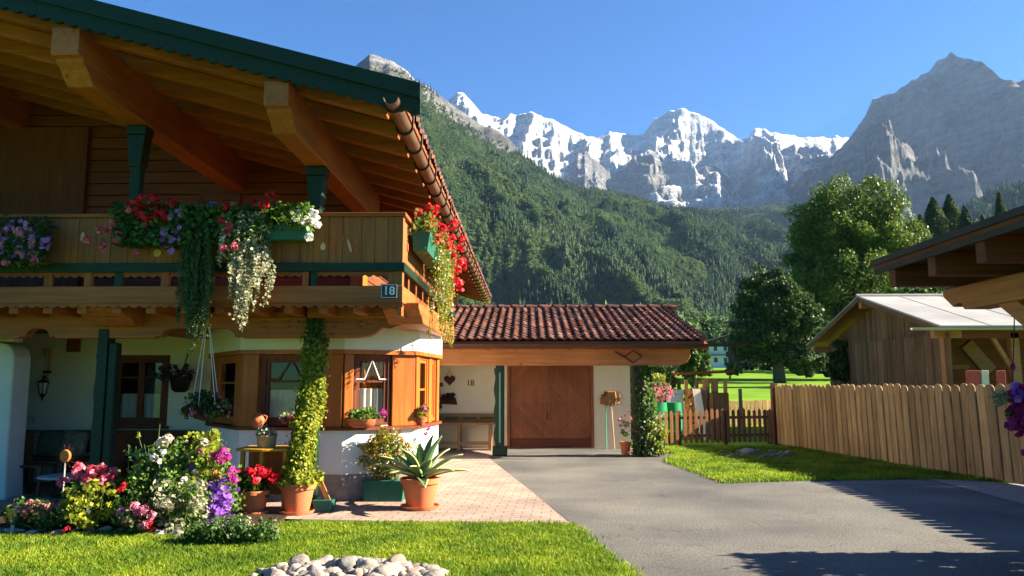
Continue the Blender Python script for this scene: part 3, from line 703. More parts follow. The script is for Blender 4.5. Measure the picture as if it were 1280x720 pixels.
a = P(0, 160, Y=12.95); b = P(103, 300, Y=12.95)
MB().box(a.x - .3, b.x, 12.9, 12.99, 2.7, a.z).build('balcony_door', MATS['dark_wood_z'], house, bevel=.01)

# balcony -------------------------------------------------
XB = -1.58; ZT, ZG1, ZG0, ZF1, ZF0 = 3.77, 3.13, 3.02, 2.84, 2.63
YS = 16.2
bal = MB().box(-15.8, XB - .06, YBAL + .06, 13.0, ZF0 + .03, ZF0 + .10).box(-2.9, XB - .06, 13.0, YS, ZF0 + .03, ZF0 + .10).build('balcony', MATS['wood_x'], house)
def bparts(nm, m, front, side, bev=.006, lab=None):
    """the same board section along the front and along the right side: (y0,y1,z0,z1) measured outwards from the parapet face"""
    o0, o1, z0, z1 = front
    MB().box(-15.8, XB + o1 - .001, YBAL - o1, YBAL - o0, z0, z1).build(nm, MATS[m[0]], bal, bevel=bev)
    MB().box(XB + o0, XB + o1, YBAL - o0 + .002, YS, z0, z1).build(nm, MATS[m[1]], bal, bevel=bev)
bparts('top_rail', ('wood_x', 'wood_y'), (-.1, .05, ZT - .05, ZT), None)
bparts('green_rail', ('green_paint', 'green_paint'), (-.05, .045, ZG0, ZG1), None)
bparts('lower_fascia', ('beam_x', 'beam_y'), (-.05, .02, ZF0, ZF1), None)
# parapet boards
mb = MB(); x = -15.8
while x < XB - .02:
    w_ = random.uniform(.16, .24); x1 = min(x + w_, XB - .005); mb.box(x, x1 - .004, YBAL, YBAL + .03, ZG1, ZT - .05); x = x1
mb.build('parapet_front', MATS['parapet_wood'], bal, bevel=.003)
mb = MB(); y = YBAL + .003
while y < YS - .02:
    w_ = random.uniform(.16, .24); y1 = min(y + w_, YS); mb.box(XB - .03, XB, y, y1 - .004, ZG1, ZT - .05); y = y1
mb.build('parapet_side', MATS['parapet_wood'], bal, bevel=.003)
MB().box(XB - .10, XB + .015, YBAL - .015, YBAL + .10, ZF0, ZT - .052).build('corner_post', MATS['parapet_wood'], bal, bevel=.006)
# short posts in the open slot and the scalloped board above it
for px in (60, 110, 148, 206, 262, 320, 383, 391, 490):
    x = P(px, 350, Y=YBAL).x; MB().box(x - .05, x + .05, YBAL + .0, YBAL + .05, ZF1 - .002, ZG0 + .002).build('slot_post', MATS['green_paint' if px in (148, 391) else 'wood_z'], bal)
for i in range(10):
    y = YBAL + .55 + i * .68; MB().box(XB - .05, XB - .003, y, y + .12, ZF1 - .002, ZG0 + .002).build('slot_post', MATS['wood_z'], bal)
def scallop_board(x0, x1, zt, zb, s, per, y0, y1, m, nm, parent):
    lo = []; n = int((x1 - x0) / per * 8)
    for i in range(n + 1):
        x = x0 + (x1 - x0) * i / n; lo.append((x, zb - s * abs(math.sin(math.pi * (x - x0) / per))))
    return MB().prism([(x0, zt), *lo, (x1, zt)], y0, y1).build(nm, m, parent)
scallop_board(-15.8, XB - .12, ZG0, ZG0 - .035, .03, .11, YBAL + .01, YBAL + .035, MATS['wood_x'], 'scalloped_trim', bal)
scallop_board(-15.8, XB + .02, ZF0 + .002, ZF0 - .03, .03, .13, YBAL - .005, YBAL + .025, MATS['wood_x'], 'scalloped_trim', bal)
# side: second lower board and underside joists
MB().box(XB - .06, XB + .0, YBAL + .05, YS, ZF0 - .16, ZF0 - .02).build('side_skirt', MATS['beam_y'], bal, bevel=.006)
for i in range(16):
    y = YBAL + .5 + i * .42
    if y < YS: MB().box(-2.9, XB + .035, y, y + .12, ZF0 - .14, ZF0 + .0).build('joist', MATS['beam_x'], bal, bevel=.006)
for i in range(32):
    x = -15.4 + i * .44
    if x < XB - .4: MB().box(x, x + .12, YBAL + .09, 13, ZF0 - .12, ZF0 + .028).build('joist', MATS['beam_y'], bal, bevel=.006)
# carved bouquets on the parapet
mat('carving', (.40, .09, .03), (.30, .06, .02), 9, rough=.6); mat('carving_pale', (.62, .40, .24), (.5, .3, .18), 9, rough=.6)
def petal(cx, cz, w_, h, ang, y, m):
    pts = []
    for i in range(14):
        a = 2 * math.pi * i / 14; x = w_ * math.sin(a) * (1 - .3 * math.cos(a)); z = h * math.cos(a)
        pts.append((cx + x * math.cos(ang) - z * math.sin(ang), cz + x * math.sin(ang) + z * math.cos(ang)))
    return MB().prism(pts, y - .012, y - .001)
for px, py, w_, h, an, mm in ((417, 302, .035, .055, 0, 'carving'), (417, 314, .03, .05, 0, 'carving'), (428, 299, .02, .06, -.4, 'carving'), (437, 307, .015, .09, .3, 'carving_pale'),
                              (446, 300, .03, .05, -.3, 'carving'), (446, 312, .022, .05, .2, 'carving'), (404, 308, .03, .05, 0, 'carving_pale'), (197, 316, .05, .05, .5, 'carving_pale'),
                              (104, 296, .03, .06, 0, 'carving_pale'), (110, 300, .02, .07, .3, 'carving')):
    p = P(px, py, Y=YBAL); petal(p.x, p.z, w_, h, an, YBAL, 0).build('carved_bouquet', MATS[mm], bal)
for j, (yy, zz) in enumerate(((10.0, 3.48), (10.0, 3.36), (10.12, 3.42), (9.9, 3.40))):
    pts = [(yy + .045 * math.sin(2 * math.pi * i / 12), zz + .055 * math.cos(2 * math.pi * i / 12)) for i in range(12)]
    MB().prism(pts, XB + .001, XB + .012, 'yz').build('carved_bouquet', MATS['carving'], bal)
# carved joist heads
def head(px0, px1, py0, py1, Y0, Y1):
    a, b = P(px0, py0, Y=Y0), P(px1, py1, Y=Y0)
    MB().prism([(Y0, a.z), (Y0, a.z - (a.z - b.z) * .35), (Y0 + .12, a.z - (a.z - b.z) * .6), (Y0 + .22, a.z - (a.z - b.z) * .62), (Y0 + .4, b.z), (Y1, b.z), (Y1, a.z)],
               a.x, b.x, 'yz').build('beam_head', MATS['beam_y'], house, bevel=.015)
head(96, 150, 379, 404, YBAL + .12, 13.0); head(478, 524, 378, 402, YBAL + .2, 12.9)
# long lower beam with curved cut-outs, between posts
zb_t = P(200, 393, Y=YBM).z + .02; z_hi = P(200, 411, Y=YBM).z; z_lo = P(200, 423, Y=YBM).z
def scal_beam(spans, x0, x1, y0, y1, nm='scalloped_beam'):
    lo = []
    for a, b in spans:                          # raised arches from px a to b
        xa, xb = P(a, 410, Y=YBM).x, P(b, 410, Y=YBM).x; s = min(.18, (xb - xa - .2) * .36)
        lo += [(xa, z_lo), (xa + .05, z_lo + .03), (xa + .10, z_lo + .01)]
        lo += [(xa + .10 + s * (1 - math.cos(R(k))), z_lo + .01 + (z_hi - z_lo - .01) * math.sin(R(k))) for k in (20, 45, 70, 90)]
        lo += [(xb - .10 - s * (1 - math.cos(R(k))), z_lo + .01 + (z_hi - z_lo - .01) * math.sin(R(k))) for k in (90, 70, 45, 20)]
        lo += [(xb - .10, z_lo + .01), (xb - .05, z_lo + .03), (xb, z_lo)]
    MB().prism([(x0, z_lo), *lo, (x1, z_lo), (x1, zb_t), (x0, zb_t)], y0, y1).build(nm, MATS['beam_x'], house, bevel=.006)
xb1 = P(505, 400, Y=YBM).x
scal_beam([(28, 76), (196, 306)], -15.8, P(306, 410, Y=YBM).x + .35, YBM - .08, YBM + .08)
# right section with the corner bracket
x2 = P(306, 410, Y=YBM).x + .352; x3 = P(472, 400, Y=YBM).x; x4 = P(508, 395, Y=YBM).x
MB().prism([(x2, z_lo), (P(345, 410, Y=YBM).x, z_lo), (P(445, 410, Y=YBM).x, z_lo), (x3 - .1, z_lo + .02), (x3, z_lo + .07), (x3 + .08, z_lo + .14), (x3 + .18, z_lo + .12), (x4 - .02, z_lo + .18), (x4, zb_t), (x2, zb_t)],
           YBM - .08, YBM + .08).build('scalloped_beam', MATS['beam_x'], house, bevel=.006)
for z0_, px0, px1 in ((2.47, 306, 470), (2.40, 320, 460)):
    MB().box(P(px0, 400, Y=YBM).x, P(px1, 400, Y=YBM).x, YBM - .105, YBM - .082, z0_, z0_ + .03).build('beam_moulding', MATS['beam_x'], house)
for px in (332, 362, 420, 450): 
    x = P(px, 400, Y=YBM).x; MB().box(x - .025, x + .025, YBM - .1, YBM - .082, 2.36, 2.56).build('beam_moulding', MATS['wood_z'], house)
pl = P(133, 500, Y=YBM); 
mb = MB(); zz = [0, .1, .5, .55, 1.0, 1.4, 1.45, 1.8, 2.0, 2.3]; 
p1_ = MB().box(pl.x - .12, pl.x + .02, YBM - .10, YBM + .10, 0, z_lo + .12).build('post', MATS['green_paint'], house, bevel=.012)
lo = [(pl.x - .12 - .03 * abs(math.sin(i * .55)), .1 + i * .1) for i in range(20)]
MB().prism([(pl.x - .118, .1), *lo, (pl.x - .118, 2.1)], YBM - .06, YBM + .06).build('carved_edge', MATS['green_paint'], p1_)
MB().box(pl.x + .022, pl.x + .135, YBM - .08, YBM + .07, .02, z_lo - .06).build('post_cheek', MATS['green_paint'], p1_, bevel=.02)
pl2 = P(391, 500, Y=YBM)
MB().box(pl2.x - .09, pl2.x + .09, YBM - .09, YBM + .09, 0, z_lo + .1).build('post', MATS['green_paint'], house, bevel=.012)

# ground floor ---------------------------------------------
ZC = ZF0 - .14; H1 = 2.08; HS = .97
PT = [Vector((-5.35, 13.0, 0)), Vector((-5.1, 12.35, 0)), Vector((-4.12, 11.05, 0)), Vector((-2.62, 10.95, 0)), Vector((-1.66, 11.48, 0)), Vector((-1.50, 12.98, 0))]
mb = MB().box(-15.6, -7.05, 13.0, 13.2, 0, ZC); wx0, wx1 = P(141, 480, Y=13).x, P(211, 480, Y=13).x; wz0, wz1 = P(150, 532, Y=13).z, P(150, 444, Y=13).z
mb = MB().box(-15.6, wx0, 13.0, 13.25, 0, ZC).box(wx1, -5.3, 13.0, 13.25, 0, ZC).box(wx0, wx1, 13.0, 13.25, wz1, ZC).box(wx0, wx1, 13.0, 13.25, 0, wz0)
mb.build('porch_wall', MATS['plaster_shade_tint'], house)
window((wx0, 12.985, 0), (wx1, 12.985, 0), wz0, wz1, house, MATS['dark_wood_z'], 2, .08, lace=.45, mid=.68)
MB().box(wx0 - .05, wx1 + .05, 12.9, 12.984, wz0 - .05, wz0 - .002).build('window_sill', MATS['dark_wood_x'], house)
MB().box(-2.72, -2.5, 13.25, 27.2, 0, ZC).build('side_wall', MATS['plaster'], house)
a, b = P(85, 424, Y=12.98), P(100, 440, Y=12.98)
mb = MB().box(a.x, b.x, 12.95, 12.999, b.z, a.z)
for i in range(5): z = b.z + (a.z - b.z) * (i + .5) / 5; mb.box(a.x + .01, b.x - .01, 12.94, 12.95, z - .008, z + .012)
mb.build('wall_vent', MATS['wood_x'], house)
a, b = P(35, 520, Y=12.98), P(44, 528, Y=12.98); MB().box(a.x, b.x, 12.98, 12.999, b.z, a.z).build('wall_socket', MATS['plaster_old'], house, bevel=.004)
# wing wall, rounded top corner
wx = P(14, 500, Y=10.9).x; wt = P(5, 427, Y=10.9).z
MB().prism([(-15.6, 0), (wx + .03, 0), (wx, .5), (wx - .01, wt - .22), (wx - .05, wt - .10), (wx - .13, wt - .03), (wx - .3, wt), (-15.6, wt)], 10.9, 11.3).build('wing_wall', MATS['plaster_old'], house, smooth=False, bevel=.03)
MB().box(-15.6, wx - .1, 11.0, 11.2, wt + .001, zb_t - .1).build('wing_wall', MATS['plaster_old'], house)
# bay window --------------------------------------------------
def offset(poly, d):
    out = []
    for i, p in enumerate(poly):
        n = Vector((0, 0, 0))
        for q, r in ((i - 1, i), (i, i + 1)):
            if 0 <= q and r < len(poly): e = (poly[r] - poly[q]).normalized(); n += Vector((e.y, -e.x, 0))
        out.append(p + n.normalized() * d)
    return out
def bayring(nm, m, outer, inner, z0, z1, bev=0):
    n = len(outer); mb = MB()
    for i in range(n - 1):
        q = [outer[i], outer[i + 1], inner[i + 1], inner[i]]; mb.add([(v.x, v.y, z) for z in (z0, z1) for v in q], [(0, 1, 5, 4), (1, 2, 6, 5), (2, 3, 7, 6), (3, 0, 4, 7), (0, 3, 2, 1), (4, 5, 6, 7)])
    return mb
bay = bayring('', None, PT, offset(PT, -.22), .36, HS).build('bay_window', MATS['plaster'], house)
bayring('', None, offset(PT, .012), offset(PT, -.22), 0, .36).build('plinth', MATS['plinth'], bay)
bayring('', None, offset(PT, .06), offset(PT, -.2), HS + .001, HS + .045).build('window_ledge', MATS['dark_wood_x'], bay)
bayring('', None, offset(PT, .05), offset(PT, -.22), H1 + .031, ZC).build('bay_fascia', MATS['plaster'], bay)
bayring('', None, offset(PT, .06), offset(PT, -.22), H1 - .03, H1 + .03).build('bay_lintel', MATS['orange_wood_z'], bay)
OP = offset(PT, -.02)
def on(i, u): return OP[i].lerp(OP[i + 1], u)
def bpost(i, u0, u1, o=.03):
    a, b = on(i, u0), on(i, u1); bs = frame_basis(a, b); L = (b - a).length
    MB(bs).box(0, L, -o, .16, HS + .046, H1 - .031).build('bay_post', MATS['orange_wood_z'], bay, bevel=.01)
bpost(1, .82, 1.0); bpost(2, 0, .16); bpost(2, .78, .995, .035); bpost(3, .0, .12, .04); bpost(3, .66, .985, .03); bpost(4, .0, .14, .02); bpost(4, .55, .68, .02); bpost(1, 0, .1); bpost(4, .9, 1)
f0 = MATS['orange_wood_z']
window(on(1, .12), on(1, .8), HS + .06, H1 - .032, bay, f0, 1, .06, lace=.0, mid=.6)
window(on(2, .18), on(2, .76), HS + .06, H1 - .032, bay, MATS['dark_wood_z'], 1, .07, lace=.5, mid=.62)
window(on(3, .13), on(3, .645), HS + .06, H1 - .032, bay, MATS['dark_wood_z'], 1, .045, lace=.52, mid=.62, curtain='orange_curtain')
window(on(4, .15), on(4, .54), HS + .06, H1 - .032, bay, f0, 1, .05, lace=.0); window(on(4, .69), on(4, .89), HS + .06, H1 - .032, bay, f0, 1, .05)
# peaked white trim in the front panes
for i, u0, u1 in ((3, .16, .62), (2, .22, .72)):
    a, b = on(i, u0), on(i, u1); bs = frame_basis(a, b); L = (b - a).length; zc = HS + .72
    MB(bs).tube([(0, .03, zc), (L * .27, .03, zc), (L * .5, .03, zc + .28), (L * .73, .03, zc), (L, .03, zc)], .016, 6).build('peaked_glazing_bar', MATS['white_paint' if i == 3 else 'dark_wood_x'], bay)
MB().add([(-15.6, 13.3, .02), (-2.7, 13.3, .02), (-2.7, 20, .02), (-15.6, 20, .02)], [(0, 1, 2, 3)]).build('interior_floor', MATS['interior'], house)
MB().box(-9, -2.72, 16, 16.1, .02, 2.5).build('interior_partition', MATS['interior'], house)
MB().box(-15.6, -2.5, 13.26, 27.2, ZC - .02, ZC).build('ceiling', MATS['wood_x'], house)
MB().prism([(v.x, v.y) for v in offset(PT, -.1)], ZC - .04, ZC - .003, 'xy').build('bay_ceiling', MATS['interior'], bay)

# text helper
def text(name, s, size, basis, m, parent=None, ext=.004, loc=None):
    c = bpy.data.curves.new('t', 'FONT'); c.body = s; c.size = size; c.extrude = ext; c.align_x = 'CENTER'; c.align_y = 'CENTER'; c.offset = size * .012
    o = bpy.data.objects.new('t', c); COL.objects.link(o); dg = bpy.context.evaluated_depsgraph_get()
    me = bpy.data.meshes.new_from_object(o.evaluated_get(dg)); bpy.data.objects.remove(o)
    q, ex, ey, ez = basis; o0 = org(parent) if parent else Vector((0, 0, 0))
    for v in me.vertices: v.co = q + ex * v.co.x + ez * v.co.y - ey * v.co.z - o0
    me.name = name; me.materials.clear(); return link(name, me, m, parent)
a, b = P(476, 355, Y=YBAL - .03), P(497, 373, Y=YBAL - .03)
pt = thing('house_number_plate', 'small black plate with the white number 18 on the balcony corner', 'sign', ((a.x + b.x) / 2, YBAL - .03, b.z))
MB().box(a.x, b.x, YBAL - .04, YBAL - .0205, b.z, a.z).build('plate', MATS['black_enamel'], pt, bevel=.004)
mb = MB(); r_ = .006
for (x0, x1, z0, z1) in ((a.x + .008, b.x - .008, a.z - .014, a.z - .008), (a.x + .008, b.x - .008, b.z + .008, b.z + .014), (a.x + .008, a.x + .014, b.z + .014, a.z - .014), (b.x - .014, b.x - .008, b.z + .014, a.z - .014)):
    mb.box(x0, x1, YBAL - .043, YBAL - .0405, z0, z1)
mb.build('border_line', MATS['white_paint'], pt)
text('digits', '18', .15, (Vector(((a.x + b.x) / 2, YBAL - .042, (a.z + b.z) / 2)), Vector((1, 0, 0)), Vector((0, 1, 0)), Vector((0, 0, 1))), MATS['white_paint'], pt)
# ================================================================== GARAGE
YG, YGP = 20.05, 18.0
gar = thing('garage', 'low white garage with a red brown pantile roof and a deep wooden porch', 'garage', (1, 20, 0))
wood('door_wood', (.34, .11, .034), (.25, .075, .023), 'z', .5, .13); wood('garage_beam', (.50, .20, .06), (.33, .12, .034), 'x', .55, sc=.8)
ge = P(884, 427, Y=17.5); gxr = 3.97
ZGE = 2.62; YGE = 17.45; YGR = 22.5; ZGR = P(700, 386, Y=YGR).z
gs = (ZGR - ZGE) / (YGR - YGE); gup = Vector((0, 1, gs)).normalized()
tiles('roof_tiles', (-2.45, YGE, ZGE), (1, 0, 0), gup, gxr + 2.45, (YGR - YGE) / gup.y, MATS['roof_tile'], gar, .205, .33, .033, .034)
tiles('roof_tiles', (-2.45, 2 * YGR - YGE, ZGE), (1, 0, 0), Vector((0, -1, gs)), gxr + 2.45, (YGR - YGE) / gup.y, MATS['roof_tile'], gar, .205, .33, .033, .034)
mb = MB()
for i in range(17):
    x = -2.45 + i * .4; mb.tube([(x, YGR, ZGR + .035), (x + .40, YGR, ZGR + .02)], [.105, .085], 10)
mb.build('ridge_tiles', MATS['roof_tile'], gar, smooth=True)
mb = MB()
for i in range(13):
    t0, t1 = i / 13, (i + 1.08) / 13
    mb.tube([(gxr - .02, YGE + (YGR - YGE) * t0, ZGE + (ZGR - ZGE) * t0 + .05), (gxr - .02, YGE + (YGR - YGE) * t1, ZGE + (ZGR - ZGE) * t1 + .03)], [.075, .062], 8)
mb.build('verge_tiles', MATS['roof_tile'], gar, smooth=True)
MB().prism([(YGE + .02, ZGE - .02), (YGR, ZGR - .02), (2 * YGR - YGE, ZGE - .02), (2 * YGR - YGE, ZGE - .09), (YGR, ZGR - .09), (YGE + .02, ZGE - .09)], -2.45, gxr - .03, 'yz').build('roof_deck', MATS['dark_wood_y'], gar)
MB().box(-2.45, gxr, YGE - .03, YGE + .018, ZGE - .20, ZGE - .03).build('eave_board', MATS['dark_wood_x'], gar)
MB().prism([(YGE, ZGE - .2), (YGE, ZGE), (YGR, ZGR), (YGR, ZGR - .2)], gxr - .028, gxr + .012, 'yz').build('verge_board', MATS['dark_wood_y'], gar)
gy, gz, gr2 = YGE - .11, ZGE - .09, .065
prof = [(gy + gr2 * math.cos(R(a)), gz + gr2 * math.sin(R(a))) for a in range(180, 361, 20)] + [(gy + (gr2 - .008) * math.cos(R(a)), gz + (gr2 - .008) * math.sin(R(a))) for a in range(360, 179, -20)]
mat('brown_gutter', (.06, .04, .03), (.04, .028, .02), 4, rough=.4)
MB().prism(prof, -2.4, P(932, 432, Y=gy).x, 'yz').build('gutter', MATS['brown_gutter'], gar, smooth=True)
for i in range(11):
    y = 0; x = -2.2 + i * .62
    MB((Vector((x, YGE + .05, ZGE - .095)), Vector((1, 0, 0)), gup, Vector((0, -gs, 1)).normalized())).box(0, .1, 0, 5.2, -.13, 0).build('rafter', MATS['wood_y'], gar)
zb1, zb0 = P(700, 434, Y=YGP).z, P(700, 457, Y=YGP).z
bx1 = P(862, 445, Y=YGP).x
MB().prism([(-2.5, zb0), (bx1 - .25, zb0), (bx1 - .1, zb0 + .06), (bx1, zb0 + .2), (bx1, zb1), (-2.5, zb1)], YGP - .11, YGP + .11).build('front_beam', MATS['garage_beam'], gar, bevel=.012)
def gpost(px, nm='post'):
    x = P(px, 500, Y=YGP).x
    p = MB().box(x - .10, x + .10, YGP - .1, YGP + .1, 0, zb0 - .002).build(nm, MATS['green_paint'], gar, bevel=.015)
    lo = [(x - .1 - .04 * abs(math.sin(i * .6)), .2 + i * .1) for i in range(19)]
    MB().prism([(x - .099, .2), *lo, (x - .099, 2.0)], YGP - .07, YGP + .07).build('carved_edge', MATS['green_paint'], p)
    MB().box(x - .02, x + .02, YGP - .118, YGP - .102, .3, 1.9).build('moulding', MATS['green_light'], p)
    MB().box(x - .17, x + .17, YGP - .13, YGP + .13, 0, .22).build('post_foot', MATS['green_paint'], p, bevel=.02)
    return x
mat('green_light', (.10, .26, .19), (.07, .2, .14), 6, rough=.5)
gpost(625)
xp = P(798, 500, Y=YGP).x
mat('dark_post', (.06, .05, .04), (.035, .035, .028), 6, (1, 1, .3), rough=.8)
MB().box(xp - .14, xp + .12, YGP - .1, YGP + .1, 0, zb0 - .002).build('post', MATS['dark_post'], gar, bevel=.012)
# lozenge brace
q = P(791, 446, Y=YGP - .12); mb = MB()
mb.tube([(q.x - .42, YGP - .13, q.z + .12), (q.x, YGP - .13, q.z - .14), (q.x + .2, YGP - .13, q.z), (q.x, YGP - .13, q.z + .14), (q.x - .2, YGP - .13, q.z), (q.x, YGP - .13, q.z - .14)], .018, 6)
mb.build('lozenge_ornament', MATS['dark_wood_x'], gar)
dx0, dx1 = P(634, 500, Y=YG).x, P(742, 500, Y=YG).x; wx1g = P(788, 500, Y=YG).x; zd = P(690, 456, Y=YG).z + .05
MB().box(-2.6, dx0, YG, YG + .2, 0, 3.0).box(dx1, wx1g, YG, YG + .2, 0, 3.0).box(dx0, dx1, YG + .003, YG + .2, zd, 3.0).build('front_wall', MATS['plaster_shade_tint'], gar)
MB().box(wx1g - .2, wx1g - .003, YG + .2, 25, 0, 3.0).build('side_wall', MATS['plaster'], gar)
MB().box(-2.6, wx1g - .2, 24.8, 25, 0, 3).build('rear_wall', MATS['plaster'], gar)
# garage door: two leaves of diagonal boards
door = MB().box(dx0, dx1, YG + .06, YG + .1, .02, zd).build('garage_door', MATS['door_wood'], gar)
mb = MB()
for (x0, x1, z0, z1) in ((dx0, dx0 + .07, .02, zd), (dx1 - .07, dx1, .02, zd), (dx0 + .07, dx1 - .07, zd - .07, zd)): mb.box(x0, x1, YG - .02, YG + .058, z0, z1)
mb.build('door_frame', MATS['door_wood'], door)
def clip_poly(poly, a, b, c):     # keep a*x+b*z<=c
    out = []
    for i in range(len(poly)):
        p, q = poly[i - 1], poly[i]; fp, fq = a * p[0] + b * p[1] - c, a * q[0] + b * q[1] - c
        if (fp <= 0) != (fq <= 0): t_ = fp / (fp - fq); out.append((p[0] + (q[0] - p[0]) * t_, p[1] + (q[1] - p[1]) * t_))
        if fq <= 0: out.append(q)
    return out
mb = MB(); xm, zm = (dx0 + dx1) / 2, zd / 2 + .05
for qx in (0, 1):
    for qz in (0, 1):
        rect = [((dx0 + .075) if qx == 0 else xm + .004, .26 if qz == 0 else zm + .004), (xm - .004 if qx == 0 else dx1 - .075, .26 if qz == 0 else zm + .004),
                (xm - .004 if qx == 0 else dx1 - .075, zm - .004 if qz == 0 else zd - .08), ((dx0 + .075) if qx == 0 else xm + .004, zm - .004 if qz == 0 else zd - .08)]
        sx = 1 if qx == 0 else -1; sz = 1 if qz == 0 else -1
        for k in range(-40, 60):
            c0 = k * .12; c1 = c0 + .1145; s = 1 / math.sqrt(2); a, b = s * sx, s * sz
            off = a * xm + b * zm
            p = clip_poly(clip_poly(rect, a, b, off + c1 - 2), -a, -b, -(off + c0 - 2))
            if len(p) > 2: mb.prism(p, YG + .035, YG + .058)
mb.build('diagonal_boards', MATS['door_wood'], door)
mb = MB().box(dx0 + .075, dx1 - .075, YG + .03, YG + .058, .03, .25); mb.build('kick_board', MATS['dark_wood_x'], door)
q = P(684, 520, Y=YG); MB().tube([(q.x, YG + .03, q.z + .1), (q.x, YG - .03, q.z + .08), (q.x, YG - .03, q.z - .06), (q.x, YG + .03, q.z - .08)], .012, 6).build('handle', MATS['dark_metal'], door)
MB().box(dx0, dx1, YG - .05, YG + .03, .001, .02).build('threshold', MATS['gravel'], gar)
text('wall_number', '18', .21, (Vector((P(588, 479, Y=YG).x, YG - .006, P(588, 479, Y=YG).z)), Vector((1, 0, 0)), Vector((0, 1, 0)), Vector((0, 0, 1))), MATS['dark_wood_x'], gar, .006)

# ---- under the garage porch
wood('bench_wood', (.34, .19, .07), (.23, .12, .04), 'x', .55)
mat('olive_cushion', (.11, .10, .035), (.08, .072, .025), 30, rough=.95, bump=.3)
bx0, bx1_ = P(530, 540, Y=19.6).x, P(619, 540, Y=19.6).x
bn = thing('bench', 'long wooden bench with a green panelled back against the garage wall', 'bench', ((bx0 + bx1_) / 2, 19.6, 0))
zs = P(580, 528, Y=19.4).z; zbk = P(580, 517, Y=19.9).z
MB().box(bx0, bx1_, 19.3, 19.85, zs - .05, zs).build('seat', MATS['bench_wood'], bn, bevel=.01)
bk = MB().box(bx0, bx1_, 19.9, 19.99, zs - .02, zbk).build('backrest', MATS['bench_wood'], bn, bevel=.01)
nb = 4; w_ = (bx1_ - bx0) / nb
for i in range(nb): MB().box(bx0 + i * w_ + .05, bx0 + (i + 1) * w_ - .05, 19.86, 19.898, zs + .06, zbk - .08).build('back_panel', MATS['olive_cushion'], bk, bevel=.01)
for x in (bx0 + .1, bx0 + w_ * 2, bx1_ - .12): MB().box(x - .04, x + .04, 19.35, 19.8, 0, zs - .052).build('leg', MATS['bench_wood'], bn)
MB().box(bx0 + .14, bx1_ - .16, 19.36, 19.42, .14, .22).build('stretcher', MATS['bench_wood'], bn)
# wall picture: heart above a basket of flowers
mat('rust_brown', (.10, .035, .02), (.06, .02, .012), 12, rough=.8, bump=.4)
q = P(562, 475, Y=YG - .02); wr = thing('wall_ornament', 'dark metal ornament of a heart hanging above a flower basket on the garage wall', 'ornament', (q.x, YG - .02, q.z - .4))
hp = [(q.x + .15 * (16 * math.sin(t_) ** 3) / 16, q.z + .15 * (13 * math.cos(t_) - 5 * math.cos(2 * t_) - 2 * math.cos(3 * t_) - math.cos(4 * t_)) / 16) for t_ in np.linspace(0, 2 * math.pi, 32, False)]
MB().prism(hp, YG - .03, YG - .012).build('heart', MATS['rust_brown'], wr)
MB().tube([(q.x - .06, YG - .02, q.z + .11), (q.x, YG - .02, q.z + .3), (q.x + .06, YG - .02, q.z + .11)], .006, 5).build('hanger', MATS['dark_metal'], wr)
q2 = P(562, 502, Y=YG - .02)
MB().prism([(q2.x - .26, q2.z - .06), (q2.x + .2, q2.z - .08), (q2.x + .16, q2.z + .1), (q2.x - .27, q2.z + .12)], YG - .05, YG - .012).build('basket', MATS['rust_brown'], wr, bevel=.01)
p_, n_ = clumps((q2.x, YG - .05, q2.z + .12), (.24, .03, .12), 14, .07, 26); foliage('flower_cutouts', MATS['rust_brown'], wr, p_, n_, .05, .9)
q = P(545, 481, Y=YG - .03); rk = thing('tool_rack', 'dark wooden rack with hanging hand tools left of the heart ornament', 'rack', (q.x, YG - .03, q.z))
MB().box(q.x - .22, q.x + .18, YG - .09, YG - .003, q.z - .05, q.z + .05).build('rack_board', MATS['dark_wood_x'], rk, bevel=.008)
for i, dx in enumerate((-.14, -.02, .1)):
    MB().tube([(q.x + dx, YG - .1, q.z - .04), (q.x + dx + .02, YG - .1, q.z - .45)], .014, 6).build('tool_handle', MATS['dark_wood_z'], rk)
    MB().prism([(q.x + dx - .05, q.z - .62), (q.x + dx + .08, q.z - .60), (q.x + dx + .05, q.z - .45), (q.x + dx, q.z - .44)], YG - .11, YG - .09).build('tool_blade', MATS['dark_metal'], rk)
# brooms
mat('bristle', (.36, .19, .07), (.24, .12, .04), 30, (1, 1, .2), rough=.9, bump=.6); mat('mint_handle', (.10, .42, .24), (.08, .34, .2), 6, rough=.4)
wood('pale_stick', (.58, .38, .20), (.46, .28, .14), 'z', .6)
def broom(nm, lab, px, pxt, pyt, m, hd):
    a = P(px, 558, Z=.01); a.y = 19.75; a.x = P(px, 558, Y=19.75).x; b = P(pxt, pyt, Y=YG - .05)
    o = thing(nm, lab, 'broom', (a.x, a.y, 0)); d = (b - a); MB().tube([a, b], .016, 7).build('handle', MATS[m], o)
    if hd == 'brush':
        c = a + d * .80; n = 260
        z = rng.random(n); pts = np.array([tuple(c + d * (.22 * t_) + Vector((rng.normal(0, .055 + .05 * (1 - abs(t_ - .6))), rng.normal(0, .03), 0))) for t_ in z])
        foliage('bristles', MATS['bristle'], o, pts, (0, -1, 0), .13, .25, .4)
        MB().prism([(c.x - .11, c.z), (c.x + .11, c.z), (c.x + .15, c.z + .12), (c.x + .12, c.z + .34), (c.x - .10, c.z + .34), (c.x - .14, c.z + .12)], c.y - .03, c.y + .04).build('brush_head', MATS['bristle'], o, bevel=.03)
    else:
        c = a + d * .84; MB().prism([(c.x - .15, c.z - .02), (c.x + .03, c.z - .06), (c.x + .04, c.z + .12), (c.x + .0, c.z + .2), (c.x - .12, c.z + .16)], c.y - .03, c.y + .03).build('brush_head', MATS['bristle'], o, bevel=.02)
broom('broom', 'upside down straw broom with pale stick at the garage wall', 768, 763, 492, 'pale_stick', 'brush')
broom('broom', 'broom with a mint green handle beside the straw broom', 758, 757, 493, 'mint_handle', 'small')
